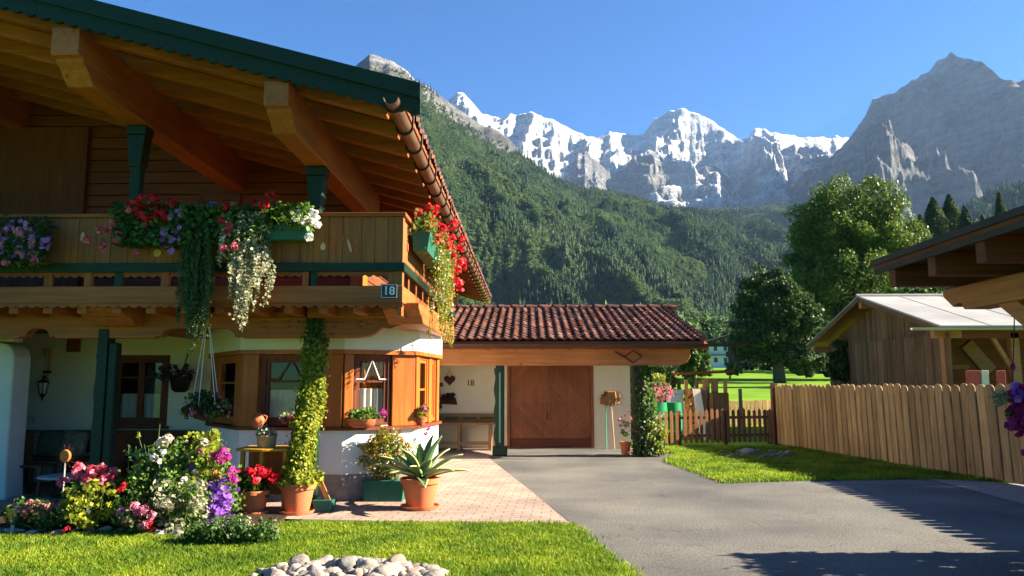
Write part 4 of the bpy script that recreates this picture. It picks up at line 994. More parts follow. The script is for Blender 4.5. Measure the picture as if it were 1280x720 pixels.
# ================================================================== RIGHT SIDE: fences, barn, carport, trees
wood('fence_wood', (.45, .295, .135), (.235, .14, .058), 'z', .8, .25, 1.5, .1)
wood('picket_wood', (.33, .15, .06), (.20, .085, .035), 'z', .8, .25, 1.2, .1); wood('picket_rail', (.17, .08, .04), (.10, .05, .025), 'x', .8)
wood('red_post', (.16, .05, .03), (.10, .03, .02), 'z', .7)
F0, F1 = G(971, 556), G(1282, 608.5); fd = (F1 - F0).normalized(); FL = (F1 - F0).length + 5.5
bs = (F0, fd, Vector((0, 0, 1)).cross(fd), Vector((0, 0, 1)))       # y = towards the neighbour
fence = thing('board_fence', 'tall fence of round topped upright boards along the right side', 'fence', F0)
FH = 1.63
L1 = (F1 - F0).length; F2 = Vector((7.5, 5.6, 0)); bsA = bs
fd2 = (F2 - F1).normalized(); bsB = (F1, fd2, Vector((0, 0, 1)).cross(fd2), Vector((0, 0, 1)))
mb = MB(bsA)
for bs_, u, ue in ((bsA, .12, L1), (bsB, .02, (F2 - F1).length)):
    mb.b = bs_
    while u < ue:
        w_ = random.uniform(.195, .235); h = FH + random.uniform(-.025, .02); sh = -.045 + random.uniform(-.01, .01)
        pts = [(u + .004, .03), (u + w_ - .018, .03)]
        for j in range(7): a = math.pi * j / 6; pts.append((u + w_ / 2 - .007 + (w_ / 2 - .011) * math.cos(a), h - .07 + .07 * math.sin(a)))
        o0 = random.uniform(-.006, .006)
        mb.prism([(x + sh * z, z) for x, z in pts], o0 - .034, o0 + .012); u += w_
mb.build('boards', MATS['fence_wood'], fence, bevel=.02)
for bs_, ue in ((bsA, L1), (bsB, (F2 - F1).length)):
    MB(bs_).box(.01, ue - .01, .0185, .0198, .03, FH - .12).build('light_blocking_sheet', MATS['picket_rail'], fence)  # thin sheet added behind the boards so no sunlight passes the gaps
    for z in (.35, 1.2): MB(bs_).box(0, ue, .0205, .07, z, z + .1).build('rail', MATS['picket_rail'], fence)
    for k in range(int(ue / 2.2) + 1): MB(bs_).box(.2 + k * 2.2, .32 + k * 2.2, .072, .19, 0, 1.45).build('post', MATS['picket_rail'], fence)
bs = bsA
MB(bs).box(-.10, .05, -.08, .08, 0, 1.66).build('end_post', MATS['red_post'], fence, bevel=.01)
# picket fence with a gate
Q0, Q1 = G(966, 555), G(823, 557.5); 
pk = thing('picket_fence', 'low brown picket fence between the tall fence and the garage', 'fence', Q0); bs = frame_basis(Q1, Q0); L = (Q0 - Q1).length
def pickets(mb, a, b, h):
    u = a
    while u < b: hh = h + random.uniform(-.03, .03); mb.prism([(u, .06), (u + .085, .06), (u + .085, hh - .05), (u + .0425, hh), (u, hh - .05)], -.02, 0); u += .158
    return mb
gw = L * .19
pickets(MB(bs), gw + .1, L, .98).build('pickets', MATS['picket_wood'], pk)
for z in (.22, .70): MB(bs).box(gw, L, .002, .05, z, z + .07).build('rail', MATS['picket_rail'], pk)
for u in (gw, (L + gw) / 2, L - .05): MB(bs).box(u - .05, u + .05, .052, .14, 0, .92).build('post', MATS['picket_rail'], pk)
gt = pickets(MB(bs), .03, gw - .12, .93).build('gate', MATS['picket_wood'], pk)
for z in (.22, .68): MB(bs).box(.02, gw - .05, .003, .04, z, z + .06).build('gate_rail', MATS['picket_rail'], gt)
# pale paddock fence further back
Q0, Q1 = Vector((11.3, 31, terrz(31))), Vector((6.0, 29, terrz(29))); bs = frame_basis(Q1, Q0); L = (Q0 - Q1).length
pf = thing('paddock_fence', 'pale weathered board fence at the near edge of the meadow', 'fence', Q1)
mb = MB(bs); u = 0
while u < L: mb.box(u, u + .15, -.02, 0, 0, .92 + random.uniform(-.04, .04)); u += .18
mb.build('boards', MATS['fence_wood'], pf)
MB(bs).box(0, L, .002, .05, .6, .68).build('rail', MATS['fence_wood'], pf)
q = P(925, 486, Y=27); MB((Vector((q.x, 27, 0)), Vector((1, 0, 0)), Vector((0, 1, 0)), Vector((0, 0, 1)))).box(-.05, .05, -.05, .05, terrz(27), q.z).build('post', MATS['fence_wood'], pf)

# ---- barn
wood('barn_board', (.19, .115, .055), (.09, .05, .024), 'z', .85, .28, 1.4, .1); wood('barn_timber', (.42, .20, .075), (.28, .13, .05), 'x', .7)
mat('tin_roof', (.34, .33, .30), (.26, .25, .225), 1.2, (1, 1, 1), rough=.6, bump=.1, metal=.1, big=.12)
barn = thing('barn', 'weathered board barn with a pale metal roof behind the tall fence', 'barn', (14, 24.8, 0))
XG, YF, YB_, YR_ = 10.6, 20.0, 29.5, 24.8; ZEB, ZRB = 3.14, 4.46; XEND = 24
for y0, y1 in ((YF, YR_), (YB_, YR_)):
    MB().prism([(y0, ZEB), (y1, ZRB), (y1, ZRB - .035), (y0, ZEB - .035)], XG, XEND, 'yz').build('roof', MATS['tin_roof'], barn)
    s = (ZRB - ZEB) / abs(y1 - y0); mb = MB(); x = XG + .02
    while x < XEND:
        mb.prism([(y0, ZEB + .001), (y1, ZRB + .001), (y1, ZRB + .010), (y0, ZEB + .010)], x, x + .018, 'yz'); x += 1.3
    mb.build('roof_seams', MATS['tin_roof'], barn)
    MB().prism([(y0, ZEB - .038), (y1, ZRB - .038), (y1, ZRB - .19), (y0, ZEB - .19)], XG + .02, XG + .06, 'yz').build('verge_board', MATS['barn_board'], barn)
    MB().prism([(y0, ZEB - .038), (y1, ZRB - .038), (y1, ZRB - .07), (y0, ZEB - .07)], XG + .061, XEND, 'yz').build('roof_boards', MATS['dark_wood_x'], barn)
MB().tube([(XG - .02, YR_, ZRB + .01), (XEND, YR_, ZRB + .01)], .06, 8).build('ridge_cap', MATS['tin_roof'], barn)
for y, z in ((YF + .5, ZEB - .1), (YR_, ZRB - .2), (YB_ - .5, ZEB - .1)): MB().box(XG + .08, XG + .8, y - .09, y + .09, z - .2, z).build('purlin_end', MATS['barn_timber'], barn)
pr = [(YF - .06 + .07 * math.cos(R(a)), ZEB - .06 + .07 * math.sin(R(a))) for a in range(180, 361, 30)] + [(YF - .06 + .06 * math.cos(R(a)), ZEB - .06 + .06 * math.sin(R(a))) for a in range(360, 179, -30)]
MB().prism(pr, P(1138, 413, Y=YF).x, XEND, 'yz').build('gutter', MATS['tin_roof'], barn, smooth=True)
def boards(x, y0, y1, ztop, nm, m, z0=0):
    mb = MB(); y = y0
    while y < y1:
        y2 = min(y + random.uniform(.16, .24), y1); o = random.uniform(-.012, .012)
        mb.prism([(y, z0), (y2 - .008, z0), (y2 - .008, ztop(y2)), (y, ztop(y))], x - .015 + o, x + .015 + o, 'yz'); y = y2
    return mb.build(nm, m, barn)
boards(11.0, 20.25, 26.2, lambda y: 3.0, 'side_wall', MATS['barn_board'])
boards(11.25, 20.7, 29.0, lambda y: ZRB - .2 - abs(y - YR_) * (ZRB - ZEB) / 4.75, 'gable_wall', MATS['barn_board'], 2.5)
boards(11.25, 26.2, 29.0, lambda y: 2.7, 'side_wall', MATS['barn_board'])
MB().box(11.3, XEND, 26.9, 27.0, 0, 3.6).build('rear_wall', MATS['dark_wood_x'], barn)
for px, hx in ((1182, .09), (1267, .11)):
    x = P(px, 440, Y=20.6).x; MB().box(x - hx, x + hx, 20.5, 20.7, 0, ZEB - .15).build('post', MATS['barn_timber'], barn, bevel=.01)
x = P(1267, 440, Y=20.6).x
MB().tube([(x, 20.62, 1.9), (x - .55, 20.62, ZEB - .2)], .07, 4).build('brace', MATS['barn_timber'], barn)
MB().box(11.1, XEND, 20.5, 20.7, ZEB - .3, ZEB - .12).build('eave_beam', MATS['dark_wood_x'], barn)
for i, (px0, px1, py0, py1, yy) in enumerate(((1186, 1218, 442, 452, 22.5), (1186, 1212, 456, 461, 22.2))):
    a, b = P(px0, py0, Y=yy), P(px1, py1, Y=yy)
    tag(MB().box(a.x, b.x, yy, yy + 1.2, b.z, a.z).build('timber_beam', MATS['barn_timber'], loc=(a.x, yy, b.z), bevel=.01),
        ['thick orange timber beam stacked under the barn roof', 'thin flat timber lying below the thick beam in the barn'][i], 'timber')
a, b = P(1207, 431, Y=22), P(1238, 466, Y=22)
MB_ = MB((Vector((a.x, 22, a.z)), (b - a).normalized(), Vector((0, 1, 0)), (b - a).normalized().cross(Vector((0, 1, 0)))))
tag(MB_.box(0, (b - a).length, 0, .2, -.14, .24).build('timber_plank', MATS['barn_timber'], loc=(b.x, 22, b.z), bevel=.01), 'broad orange plank leaning diagonally in the open barn', 'timber')
mat('red_paint', (.42, .06, .04), (.34, .045, .03), 6, rough=.6); mat('cream_paint', (.62, .55, .42), (.55, .48, .36), 6, rough=.6)
for i, (px0, px1, m, lb) in enumerate(((1208, 1226, 'red_paint', 'red painted board leaning behind the fence, left of the cream one'), (1227, 1237, 'cream_paint', 'narrow cream board between two red boards in the barn'), (1246, 1258, 'red_paint', 'red painted board near the barn post, right of the cream one'))):
    a, b = P(px0, 463, Y=19.6), P(px1, 480, Y=19.6)
    tag(MB().box(a.x, b.x, 19.6, 19.66, 0, a.z).build('painted_board', MATS[m], loc=(a.x, 19.6, 0), bevel=.008), lb, 'board')

# ---- carport at the right edge
wood('carport_wood_x', (.18, .052, .016), (.10, .028, .009), 'x'); wood('carport_wood_y', (.52, .21, .06), (.36, .135, .036), 'y', .6)
cp = thing('carport', 'low timber carport roof with exposed rafters reaching in from the right', 'carport', (5, 4, 0))
CX, CY, CZ = 2.72, 6.02, 2.50
MB().box(CX, 8, .5, CY, CZ, CZ + .03).build('roof_boards', MATS['dark_wood_y'], cp)
MB().box(CX - .02, 8, .5, CY + .02, CZ + .031, CZ + .075).build('roofing', MATS['dark_post'], cp)
MB().box(CX - .001, CX + .025, .5, CY - .001, CZ - .035, CZ - .002).build('eave_board', MATS['dark_post'], cp)
for i in range(9): y = CY - .22 - i * .57; MB().box(CX + .03, 7.9, y - .05, y + .05, CZ - .16, CZ - .002).build('rafter', MATS['carport_wood_x'], cp, bevel=.006)
bt = CZ - .162
MB().prism([(CY - .02, bt), (CY - .03, bt - .06), (CY - .16, bt - .15), (CY - .22, bt - .125), (CY - .26, bt - .125), (CY - .30, bt - .18), (.6, bt - .18), (.6, bt)], 3.22, 3.42, 'yz').build('beam', MATS['carport_wood_y'], cp, bevel=.012)
MB().box(3.23, 3.41, 4.3, 4.48, 0, bt - .182).build('post', MATS['carport_wood_y'], cp, bevel=.012)
MB((Vector((3.32, 4.45, 1.62)), Vector((1, 0, 0)), Vector((0, .83, .55)).normalized(), Vector((0, -.55, .83)).normalized())).box(-.06, .06, 0, 1.1, -.06, .06).build('brace', MATS['carport_wood_y'], cp)
for y in (1.0,): MB().box(7.5, 7.7, y, y + .2, 0, bt).box(7.5, 7.7, 5.4, 5.6, 0, bt).box(3.23, 3.41, y, y + .18, 0, bt - .182).build('post', MATS['carport_wood_y'], cp)

# ---- trees
mat('bark', (.10, .075, .05), (.055, .04, .028), 6, (4, 4, 1), rough=.95, bump=.8)
leafmat('leaf_maple', [(.035, .07, .010), (.075, .13, .014), (.13, .19, .02), (.22, .25, .035)], .35, .5, [0, .4, .8, 1])
leafmat('leaf_dark', [(.02, .042, .010), (.04, .075, .014), (.065, .105, .02)], .3, .55)
leafmat('leaf_bush', [(.03, .065, .012), (.065, .12, .018), (.12, .18, .03)], .35, .5)
leafmat('leaf_conifer', [(.035, .07, .02), (.065, .11, .03), (.10, .15, .04)], .15, .7)
def tree(nm, lab, cat, px, Y, parts, trunk_r, m, leaf, per, group=None, base_px=None):
    """parts: list of (px,py,rx_px,ry_px, n_clumps) lobes at depth Y"""
    bx = P(base_px or px, 460, Y=Y).x; bz = terrz(Y) - .1; sc = Y / FPX
    o = thing(nm, lab, cat, (bx, Y, bz), group); PP, NN = [], []; tops = []
    for (cx, cy, rx, ry, k) in parts:
        c = P(cx, cy, Y=Y); r = (rx * sc, rx * sc * .9, ry * sc)
        a, b = clumps(c, r, k, min(r[0], r[2]) * .30, per, .62); PP.append(a); NN.append(b); tops.append(c)
        a, b = ball(int(k * per * .35), c, np.array(r) * .8, .1); PP.append(a); NN.append(b)
    mb = MB(); top = Vector(tops[0])
    mb.tube([(bx, Y, bz), (bx + (top.x - bx) * .2, Y, bz + (top.z - bz) * .35), (bx + (top.x - bx) * .7, Y, bz + (top.z - bz) * .75), top], [trunk_r * 1.25, trunk_r, trunk_r * .6, trunk_r * .2], 10)
    tk = mb.build('trunk', MATS['bark'], o, smooth=True); mb = MB()
    for c in tops:
        for k in range(5):
            st = Vector((bx, Y, bz)).lerp(top, random.uniform(.3, .6)); e = c + Vector(rng.normal(size=3) * np.array((1, 1, .6))) * (c.z - bz) * .085
            mb.tube([st, st.lerp(e, .5) + Vector((0, 0, -.2)), e], [trunk_r * .4, trunk_r * .25, trunk_r * .08], 6)
    mb.build('limbs', MATS['bark'], o, smooth=True)
    foliage('crown', m, o, np.concatenate(PP), np.concatenate(NN), leaf, .6, .8)
    return o
tree('maple_tree', 'big round crowned green tree behind the barn', 'tree', 1062, 85, [(1058, 275, 62, 58, 60), (1100, 300, 46, 55, 45), (1025, 300, 40, 60, 45), (1070, 350, 80, 60, 70), (1010, 350, 35, 40, 25), (1125, 325, 26, 40, 22), (1080, 420, 70, 50, 35)], .55, MATS['leaf_maple'], .32, 230)
tree('broadleaf_tree', 'dark lower tree with its trunk showing at the meadow edge', 'tree', 958, 76, [(960, 372, 34, 38, 45), (948, 410, 36, 40, 45), (985, 405, 34, 48, 45), (990, 440, 28, 28, 30), (935, 432, 24, 22, 22), (968, 446, 22, 15, 18), (1008, 452, 22, 18, 20), (1006, 400, 26, 40, 30)], .5, MATS['leaf_dark'], .36, 120, base_px=974)
tree('broadleaf_tree', 'sunny pale green tree top seen over the barn roof', 'tree', 1145, 66, [(1120, 372, 22, 14, 22), (1150, 372, 28, 13, 26), (1180, 374, 20, 12, 16), (1150, 395, 44, 24, 26)], .3, MATS['leaf_bush'], .32, 90)
tree('garden_bush', 'round green bush in front of the white village house', 'bush', 866, 46, [(866, 450, 22, 16, 30), (858, 460, 20, 14, 18), (880, 460, 14, 11, 14)], .1, MATS['leaf_bush'], .2, 90)
tree('garden_bush', 'small bright bush right of the white village house', 'bush', 912, 90, [(913, 460, 8, 9, 14), (921, 463, 8, 7, 10)], .1, MATS['leaf_bush'], .3, 40)
tree('garden_bush', 'shrub climbing the left corner of the barn wall', 'bush', 1056, 27.5, [(1052, 450, 16, 22, 22), (1066, 440, 12, 14, 12), (1046, 465, 14, 14, 12)], .06, MATS['leaf_dark'], .15, 70)
def conifer(lab, px, pyt, Y, wpx, n, lean=0):
    b = P(px, 470, Y=Y); top = P(px, pyt, Y=Y); bz = terrz(Y) - .2; H = top.z - bz; wd = wpx * Y / FPX / 2 * 1.35
    o = thing('conifer', lab, 'tree', (b.x, Y, bz), 'spruces right of the big tree')
    MB().tube([(b.x, Y, bz), (b.x, Y, top.z - .3)], [.3, .03], 7).build('trunk', MATS['bark'], o)
    n *= 3; t_ = rng.random(n) ** .6; z = bz + H * (.15 + .85 * t_); n = len(t_); lv = np.floor(t_ * 52 + .25 * rng.random(n)) / 52
    a = rng.uniform(0, 6.283, n); r = wd * (1 - lv) ** .9 * (.25 + .85 * rng.random(n) ** .6) * (.55 + .7 * (np.abs(np.sin(np.floor(lv * 26) * 12.9898 + np.floor(a * 2.4) * 78.233) * 43758.5) % 1))
    a = a + .35 * np.sin(a * 5 + lv * 40)
    pts = np.stack([b.x + r * np.cos(a), Y + r * np.sin(a), z - r * .35], 1)
    d = np.stack([np.cos(a) * .5, np.sin(a) * .5, np.full(n, .9)], 1)
    foliage('needles', MATS['leaf_conifer'], o, pts, d, .34, .38, .35)
conifer('left spruce of the close pair with a blunt top', 1181, 246, 120, 110, 11440); conifer('tallest spruce in the middle of the spruce group', 1202, 243, 124, 105, 11440)
conifer('shorter spruce on the right flank of the group', 1221, 258, 118, 81, 7920); conifer('low spruce on the left flank, half behind the others', 1163, 268, 116, 81, 7040)
conifer('lone spruce standing right of the group near the carport roof', 1267, 240, 118, 62, 5720); conifer('tiny spruce tip just left of the lone one', 1243, 268, 130, 52, 3960)
# hedge, barrels, firewood, village house
def hedge(nm, lab, x0, x1, y0, y1, z0, z1, n, leaf, m):
    o = thing(nm, lab, 'hedge', ((x0 + x1) / 2, (y0 + y1) / 2, z0))
    p = rng.random((n, 3)); ax = rng.integers(0, 3, n); k = rng.random(n) < .8
    for i in range(3): s = k & (ax == i); p[s, i] = np.where(rng.random(s.sum()) < .5, .02, .98)
    nrm = p - .5; p = np.array((x0, y0, z0)) + p * np.array((x1 - x0, y1 - y0, z1 - z0)) + rng.normal(0, .05, (n, 3)); p[:, 2] = np.maximum(p[:, 2], z0)
    foliage('foliage', m, o, p, nrm, leaf, .6, .8); return o
a, b = P(792, 458, Y=25), P(846, 500, Y=25)
hedge('clipped_hedge', 'clipped green hedge behind the pink flower tub', a.x, b.x, 25, 26.2, 0, a.z, 5200, .13, MATS['leaf_dark'])
hedge('clipped_hedge', 'unseen clipped hedge added beside the carport to shadow the driveway', 5.4, 6.7, 3.2, 7.75, 0, 1.76, 22000, .14, MATS['leaf_dark'])  # stand-in out of view, added to cast the shadow across the near driveway
mat('green_plastic', (.015, .22, .075), (.012, .18, .06), 3, rough=.4)
for i, (px, Y, lb) in enumerate(((822, 21.6, 'green rain barrel holding the pink flowers'), (840, 21.9, 'lighter green rain barrel right of the flower topped one'))):
    q = P(px, 503, Y=Y); H = q.z
    o = thing('rain_barrel', lb, 'barrel', (q.x, Y, 0), 'green barrels behind the picket fence')
    MB().lathe([(.2, 0), (.24, .02), (.265, H * .3), (.27, H * .5), (.265, H * .8), (.25, H - .03), (.25, H)], (q.x, Y, 0)).build('barrel_body', MATS['green_plastic'], o, smooth=True)
    for z in (.3, .7): MB().lathe([(.272, H * z - .02), (.282, H * z), (.272, H * z + .02)], (q.x, Y, 0)).build('hoop', MATS['green_plastic'], o, smooth=True)
leafmat('petal_pink', [(.55, .09, .16), (.68, .18, .28), (.75, .38, .46)], .3); leafmat('petal_red', [(.50, .008, .012), (.65, .015, .025), (.72, .04, .06)], .3)
leafmat('petal_white', [(.72, .70, .64), (.82, .80, .76), (.8, .72, .62)], .3); leafmat('petal_purple', [(.20, .06, .42), (.32, .10, .58), (.42, .18, .62)], .3)
leafmat('petal_magenta', [(.45, .02, .22), (.58, .05, .34), (.62, .12, .42)], .3); leafmat('petal_rose', [(.62, .05, .10), (.70, .12, .18), (.72, .25, .28)], .3)
leafmat('petal_violet', [(.26, .09, .34), (.36, .15, .44), (.46, .22, .46)], .3); leafmat('petal_cream', [(.72, .55, .38), (.80, .68, .52), (.8, .74, .62)], .3)
leafmat('leaf_fresh', [(.05, .12, .015), (.10, .19, .025), (.18, .26, .05)], .4, .5); leafmat('leaf_geranium', [(.025, .07, .012), (.05, .11, .018), (.09, .16, .03)], .3, .5)
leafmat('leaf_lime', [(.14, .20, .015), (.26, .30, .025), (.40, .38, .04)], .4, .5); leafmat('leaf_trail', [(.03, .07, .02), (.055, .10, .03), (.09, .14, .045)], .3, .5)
leafmat('leaf_yellowing', [(.12, .14, .02), (.25, .22, .03), (.38, .27, .05)], .4, .5); leafmat('leaf_silver', [(.22, .25, .14), (.38, .38, .22), (.5, .46, .28)], .4, .5)
q = P(820, 487, Y=21.6); o = thing('flower_tub', 'big ball of pale pink flowers topped with lime leaves on a green barrel', 'flowers', (q.x, 21.6, P(820, 503, Y=21.6).z))
p, n = clumps((q.x, 21.6, q.z), (.42, .36, .34), 26, .13, 40, .7); foliage('foliage', MATS['leaf_fresh'], o, p, n, .07)
p, n = clumps((q.x, 21.55, q.z - .06), (.45, .4, .28), 150, .02, 1, .92); umbels('blossoms', MATS['petal_pink'], o, p, .055, 9)
p, n = clumps((q.x - .02, 21.6, q.z + .3), (.25, .22, .14), 14, .1, 26); foliage('lime_leaves', MATS['leaf_lime'], o, p, n, .08)
mat('grey_plastic', (.28, .31, .33), (.24, .27, .29), 3, rough=.5)
a, b = P(841, 487, Y=24), P(855, 512, Y=24)
o = thing('storage_bin', 'low grey plastic bin between the barrels and the firewood shelter', 'bin', ((a.x + b.x) / 2, 24, 0))
MB().box(a.x - .1, b.x, 24, 24.6, 0, a.z - .14).build('bin_body', MATS['grey_plastic'], o, bevel=.03); MB().box(a.x - .13, b.x + .03, 23.97, 24.63, a.z - .138, a.z).build('lid', MATS['grey_plastic'], o, bevel=.03)
# firewood shelter
wood('fresh_wood', (.58, .28, .10), (.42, .18, .06), 'z', .8, .25)
a, b = P(852, 468, Y=24.2), P(908, 512, Y=24.2); o = thing('firewood_shelter', 'small open shelter stacked with orange split firewood and boards', 'shelter', ((a.x + b.x) / 2, 24.2, 0))
MB((Vector((0, 0, a.z)), Vector((1, 0, .04)).normalized(), Vector((0, 1, 0)), Vector((-.04, 0, 1)).normalized())).box(a.x - .15, b.x + .2, 23.9, 25.4, -.2, -.13).build('roof', MATS['dark_wood_x'], o)
for x in (a.x + .1, (a.x + b.x) / 2, b.x - .05):
    for y in (24.05, 25.2): MB().box(x - .05, x + .05, y - .05, y + .05, 0, a.z - .16).build('post', MATS['barn_timber'], o)
mb = MB(); xl, xr = P(858, 500, Y=24.1).x, P(880, 500, Y=24.1).x
for i in range(230):
    x = random.uniform(xl, xr); z = random.uniform(.05, a.z - .45); r = random.uniform(.035, .075); y = 24.0 + random.uniform(-.05, .05); k = random.choice((3, 4, 5)); a0 = random.random() * 6
    mb.prism([(x + r * math.cos(a0 + 2 * math.pi * j / k), z + r * math.sin(a0 + 2 * math.pi * j / k)) for j in range(k)], y, y + .35)
mb.build('split_firewood', MATS['fresh_wood'], o)
for px0, px1 in ((878, 887), (889, 897)): 
    x0, x1 = P(px0, 480, Y=24.3).x, P(px1, 480, Y=24.3).x; MB().box(x0, x1, 24.3, 24.34, .3, P(880, 473, Y=24.3).z).build('upright_board', MATS['fresh_wood'], o)
for i, (px0, px1) in enumerate(((876, 886), (885, 891))):
    x0, x1 = P(px0, 530, Y=23.2).x, P(px1, 530, Y=23.2).x; z1 = P(880, 486 + 3 * i, Y=23.6).z
    mbp = MB(); mbp.add([(x0 + dx, y + dy, z) for (y, z, dx) in ((23.2, 0, 0), (23.75, z1, -.1)) for dx, dy in ((dx, 0), (dx + x1 - x0, 0), (dx + x1 - x0, .04), (dx, .04))],
        [(0, 1, 2, 3), (4, 5, 6, 7), (0, 1, 5, 4), (1, 2, 6, 5), (2, 3, 7, 6), (3, 0, 4, 7)])
    tag(mbp.build('loose_plank', MATS['barn_board'] if i else MATS['cream_paint'], loc=(x0, 23.2, 0)), ['pale plank leaning on the firewood shelter', 'narrow grey plank leaning beside the pale one'][i], 'plank')
a, b = P(890, 491, Y=23.6), P(912, 520, Y=23.6)
tag(MB().box(a.x, b.x, 23.6, 24.1, 0, a.z).build('wooden_chest', MATS['barn_board'], loc=((a.x + b.x) / 2, 23.6, 0), bevel=.02), 'square brown wooden chest right of the firewood shelter', 'chest')
# village house across the meadow
a, b = P(888, 434, Y=150), P(908, 464, Y=150); zb = terrz(150) - .3
mat('village_white', (.72, .74, .76), (.66, .68, .70), .5, rough=.9); mat('village_dark', (.05, .035, .028), (.035, .025, .02), .8, rough=.9); mat('village_glass', (.06, .08, .11), (.04, .06, .08), 1, rough=.2)
vh = thing('village_house', 'small white house with a dark roof across the meadow', 'house', ((a.x + b.x) / 2, 150, zb))
MB().box(a.x - 2.5, b.x, 150, 158, zb, a.z + .3).build('wall', MATS['village_white'], vh)
xm = b.x + 2
MB().prism([(a.x - 4.5, a.z + .1), (xm, a.z + 2.8), (b.x + 9, a.z + .3), (b.x + 9, a.z + .05), (xm, a.z + 2.4), (a.x - 4.5, a.z - .25)], 148.6, 159).build('roof', MATS['village_dark'], vh)
MB().box(b.x + .01, b.x + 7.5, 150.1, 158, zb, a.z + .9).build('timber_wing', MATS['village_dark'], vh)
for i in range(3):
    for j in range(2):
        x = a.x - 1.4 + i * 1.9; z = zb + 1.2 + j * 2.2; wv = MB().box(x, x + .9, 149.93, 149.99, z, z + 1.1).build('window', MATS['village_white'], vh); MB().box(x + .1, x + .8, 149.9, 149.925, z + .1, z + 1.0).build('pane', MATS['village_glass'], wv)
MB().box(a.x - 2.5, b.x, 149.0, 149.9, zb + 2.6, zb + 2.75).build('balcony', MATS['village_dark'], vh)
# row of shrubs and trees at the far meadow edge
for i, (px, py, rx, ry, Y, lb) in enumerate(((838, 452, 12, 14, 120, 'tall dark shrub at the far edge left of the village house'), (940, 448, 22, 20, 130, 'dark broad tree at the far meadow edge right of the village house'), (1010, 455, 26, 14, 110, 'low dark tree row seen under the big tree by the barn'), (1000, 462, 8, 6, 100, 'small pale shrub under the dark tree'))):
    tree('meadow_tree', lb, 'tree', px, Y, [(px, py, rx, ry, 26), (px + rx * .7, py + ry * .4, rx * .6, ry * .6, 12)], .25, MATS['leaf_dark'], .5, 40, 'trees at the far meadow edge')
# stones
mat('stone', (.36, .31, .26), (.15, .125, .105), 6, rough=.9, bump=.5, bscale=30, lo=.25, hi=.75); mat('stone_pale', (.46, .42, .37), (.22, .19, .165), 6, rough=.9, bump=.5, bscale=30)
mat('stone_rusty', (.36, .25, .20), (.22, .15, .12), 7, rough=.9, bump=.5, bscale=30); mat('stone_grey', (.20, .19, .17), (.09, .085, .075), 6, rough=.9, bump=.5, bscale=30)
import bmesh
def stone(c, r, m, lab, group, sq=(1, 1, .7)):
    bm = bmesh.new(); bmesh.ops.create_icosphere(bm, subdivisions=3, radius=1); s0 = rng.uniform(0, 50)
    pl_ = unit(rng.normal(size=(7, 3)))
    for v in bm.verts:
        d = np.array(v.co); k = 1.0
        for q in pl_: k = min(k, .74 / max(.2, float(d @ q)) if d @ q > .70 else 9)
        f = 1 + .16 * math.sin(d[0] * 2.3 + s0) * math.cos(d[1] * 2.1 + s0 * 2) + .09 * math.sin(d[2] * 5 + s0) + .04 * math.sin(d[0] * 9 + s0) * math.sin(d[1] * 8 - s0)
        v.co *= r * f * min(k, 1.0)
    me = bpy.data.meshes.new('stone'); rot = Euler((random.uniform(-.4, .4), random.uniform(-.4, .4), random.uniform(0, 6.28))).to_matrix()
    for v in bm.verts: v.co = rot @ Vector((v.co.x * sq[0] * random.uniform(.995, 1.005), v.co.y * sq[1], v.co.z * sq[2]))
    bm.to_mesh(me); bm.free(); me.polygons.foreach_set('use_smooth', [True] * len(me.polygons))
    return tag(link('stone', me, m, None, c), lab, 'stone', group)
for i in range(26):
    px = 905 + 84 * ((i * .618) % 1); py = 567 + 8 * random.random(); g = G(px, py); r = random.uniform(.05, .12)
    stone((g.x, g.y, r * .35), r, MATS['stone_grey'], 'grey stone in the flat cluster on the side lawn near the picket fence', 'stones on the side lawn')
g = G(935, 569); stone((g.x, g.y, .06), .17, MATS['stone'], 'largest pale stone of the cluster on the side lawn', 'stones on the side lawn', (1.2, .9, .6))
smats = [MATS['stone'], MATS['stone_pale'], MATS['stone_grey'], MATS['stone_rusty'], MATS['stone'], MATS['stone']]
slab = {'stone': 'brownish rounded river stone in the stone heap on the front lawn', 'stone_pale': 'pale whitish river stone in the stone heap on the front lawn', 'stone_grey': 'dark grey river stone in the stone heap on the front lawn', 'stone_rusty': 'reddish brown river stone in the stone heap on the front lawn'}
hc = G(437, 722); k = 0
for i in range(300):
    a = i * 2.39996; q = math.sqrt((i + .5) / 300); x = hc.x + .80 * q * math.cos(a); y = hc.y + .50 * q * math.sin(a)
    if k > 160: break
    if i % 2: continue
    m = random.choice(smats); r = random.choice((.04, .055, .07, .085, .11)) * random.uniform(.85, 1.15); stone((x, y, .01 + .045 * (1 - q * q) + random.uniform(-.02, .02)), r, m, slab[m.name], 'stones heaped on the front lawn', (1, random.uniform(.75, 1), random.uniform(.5, .75))); k += 1
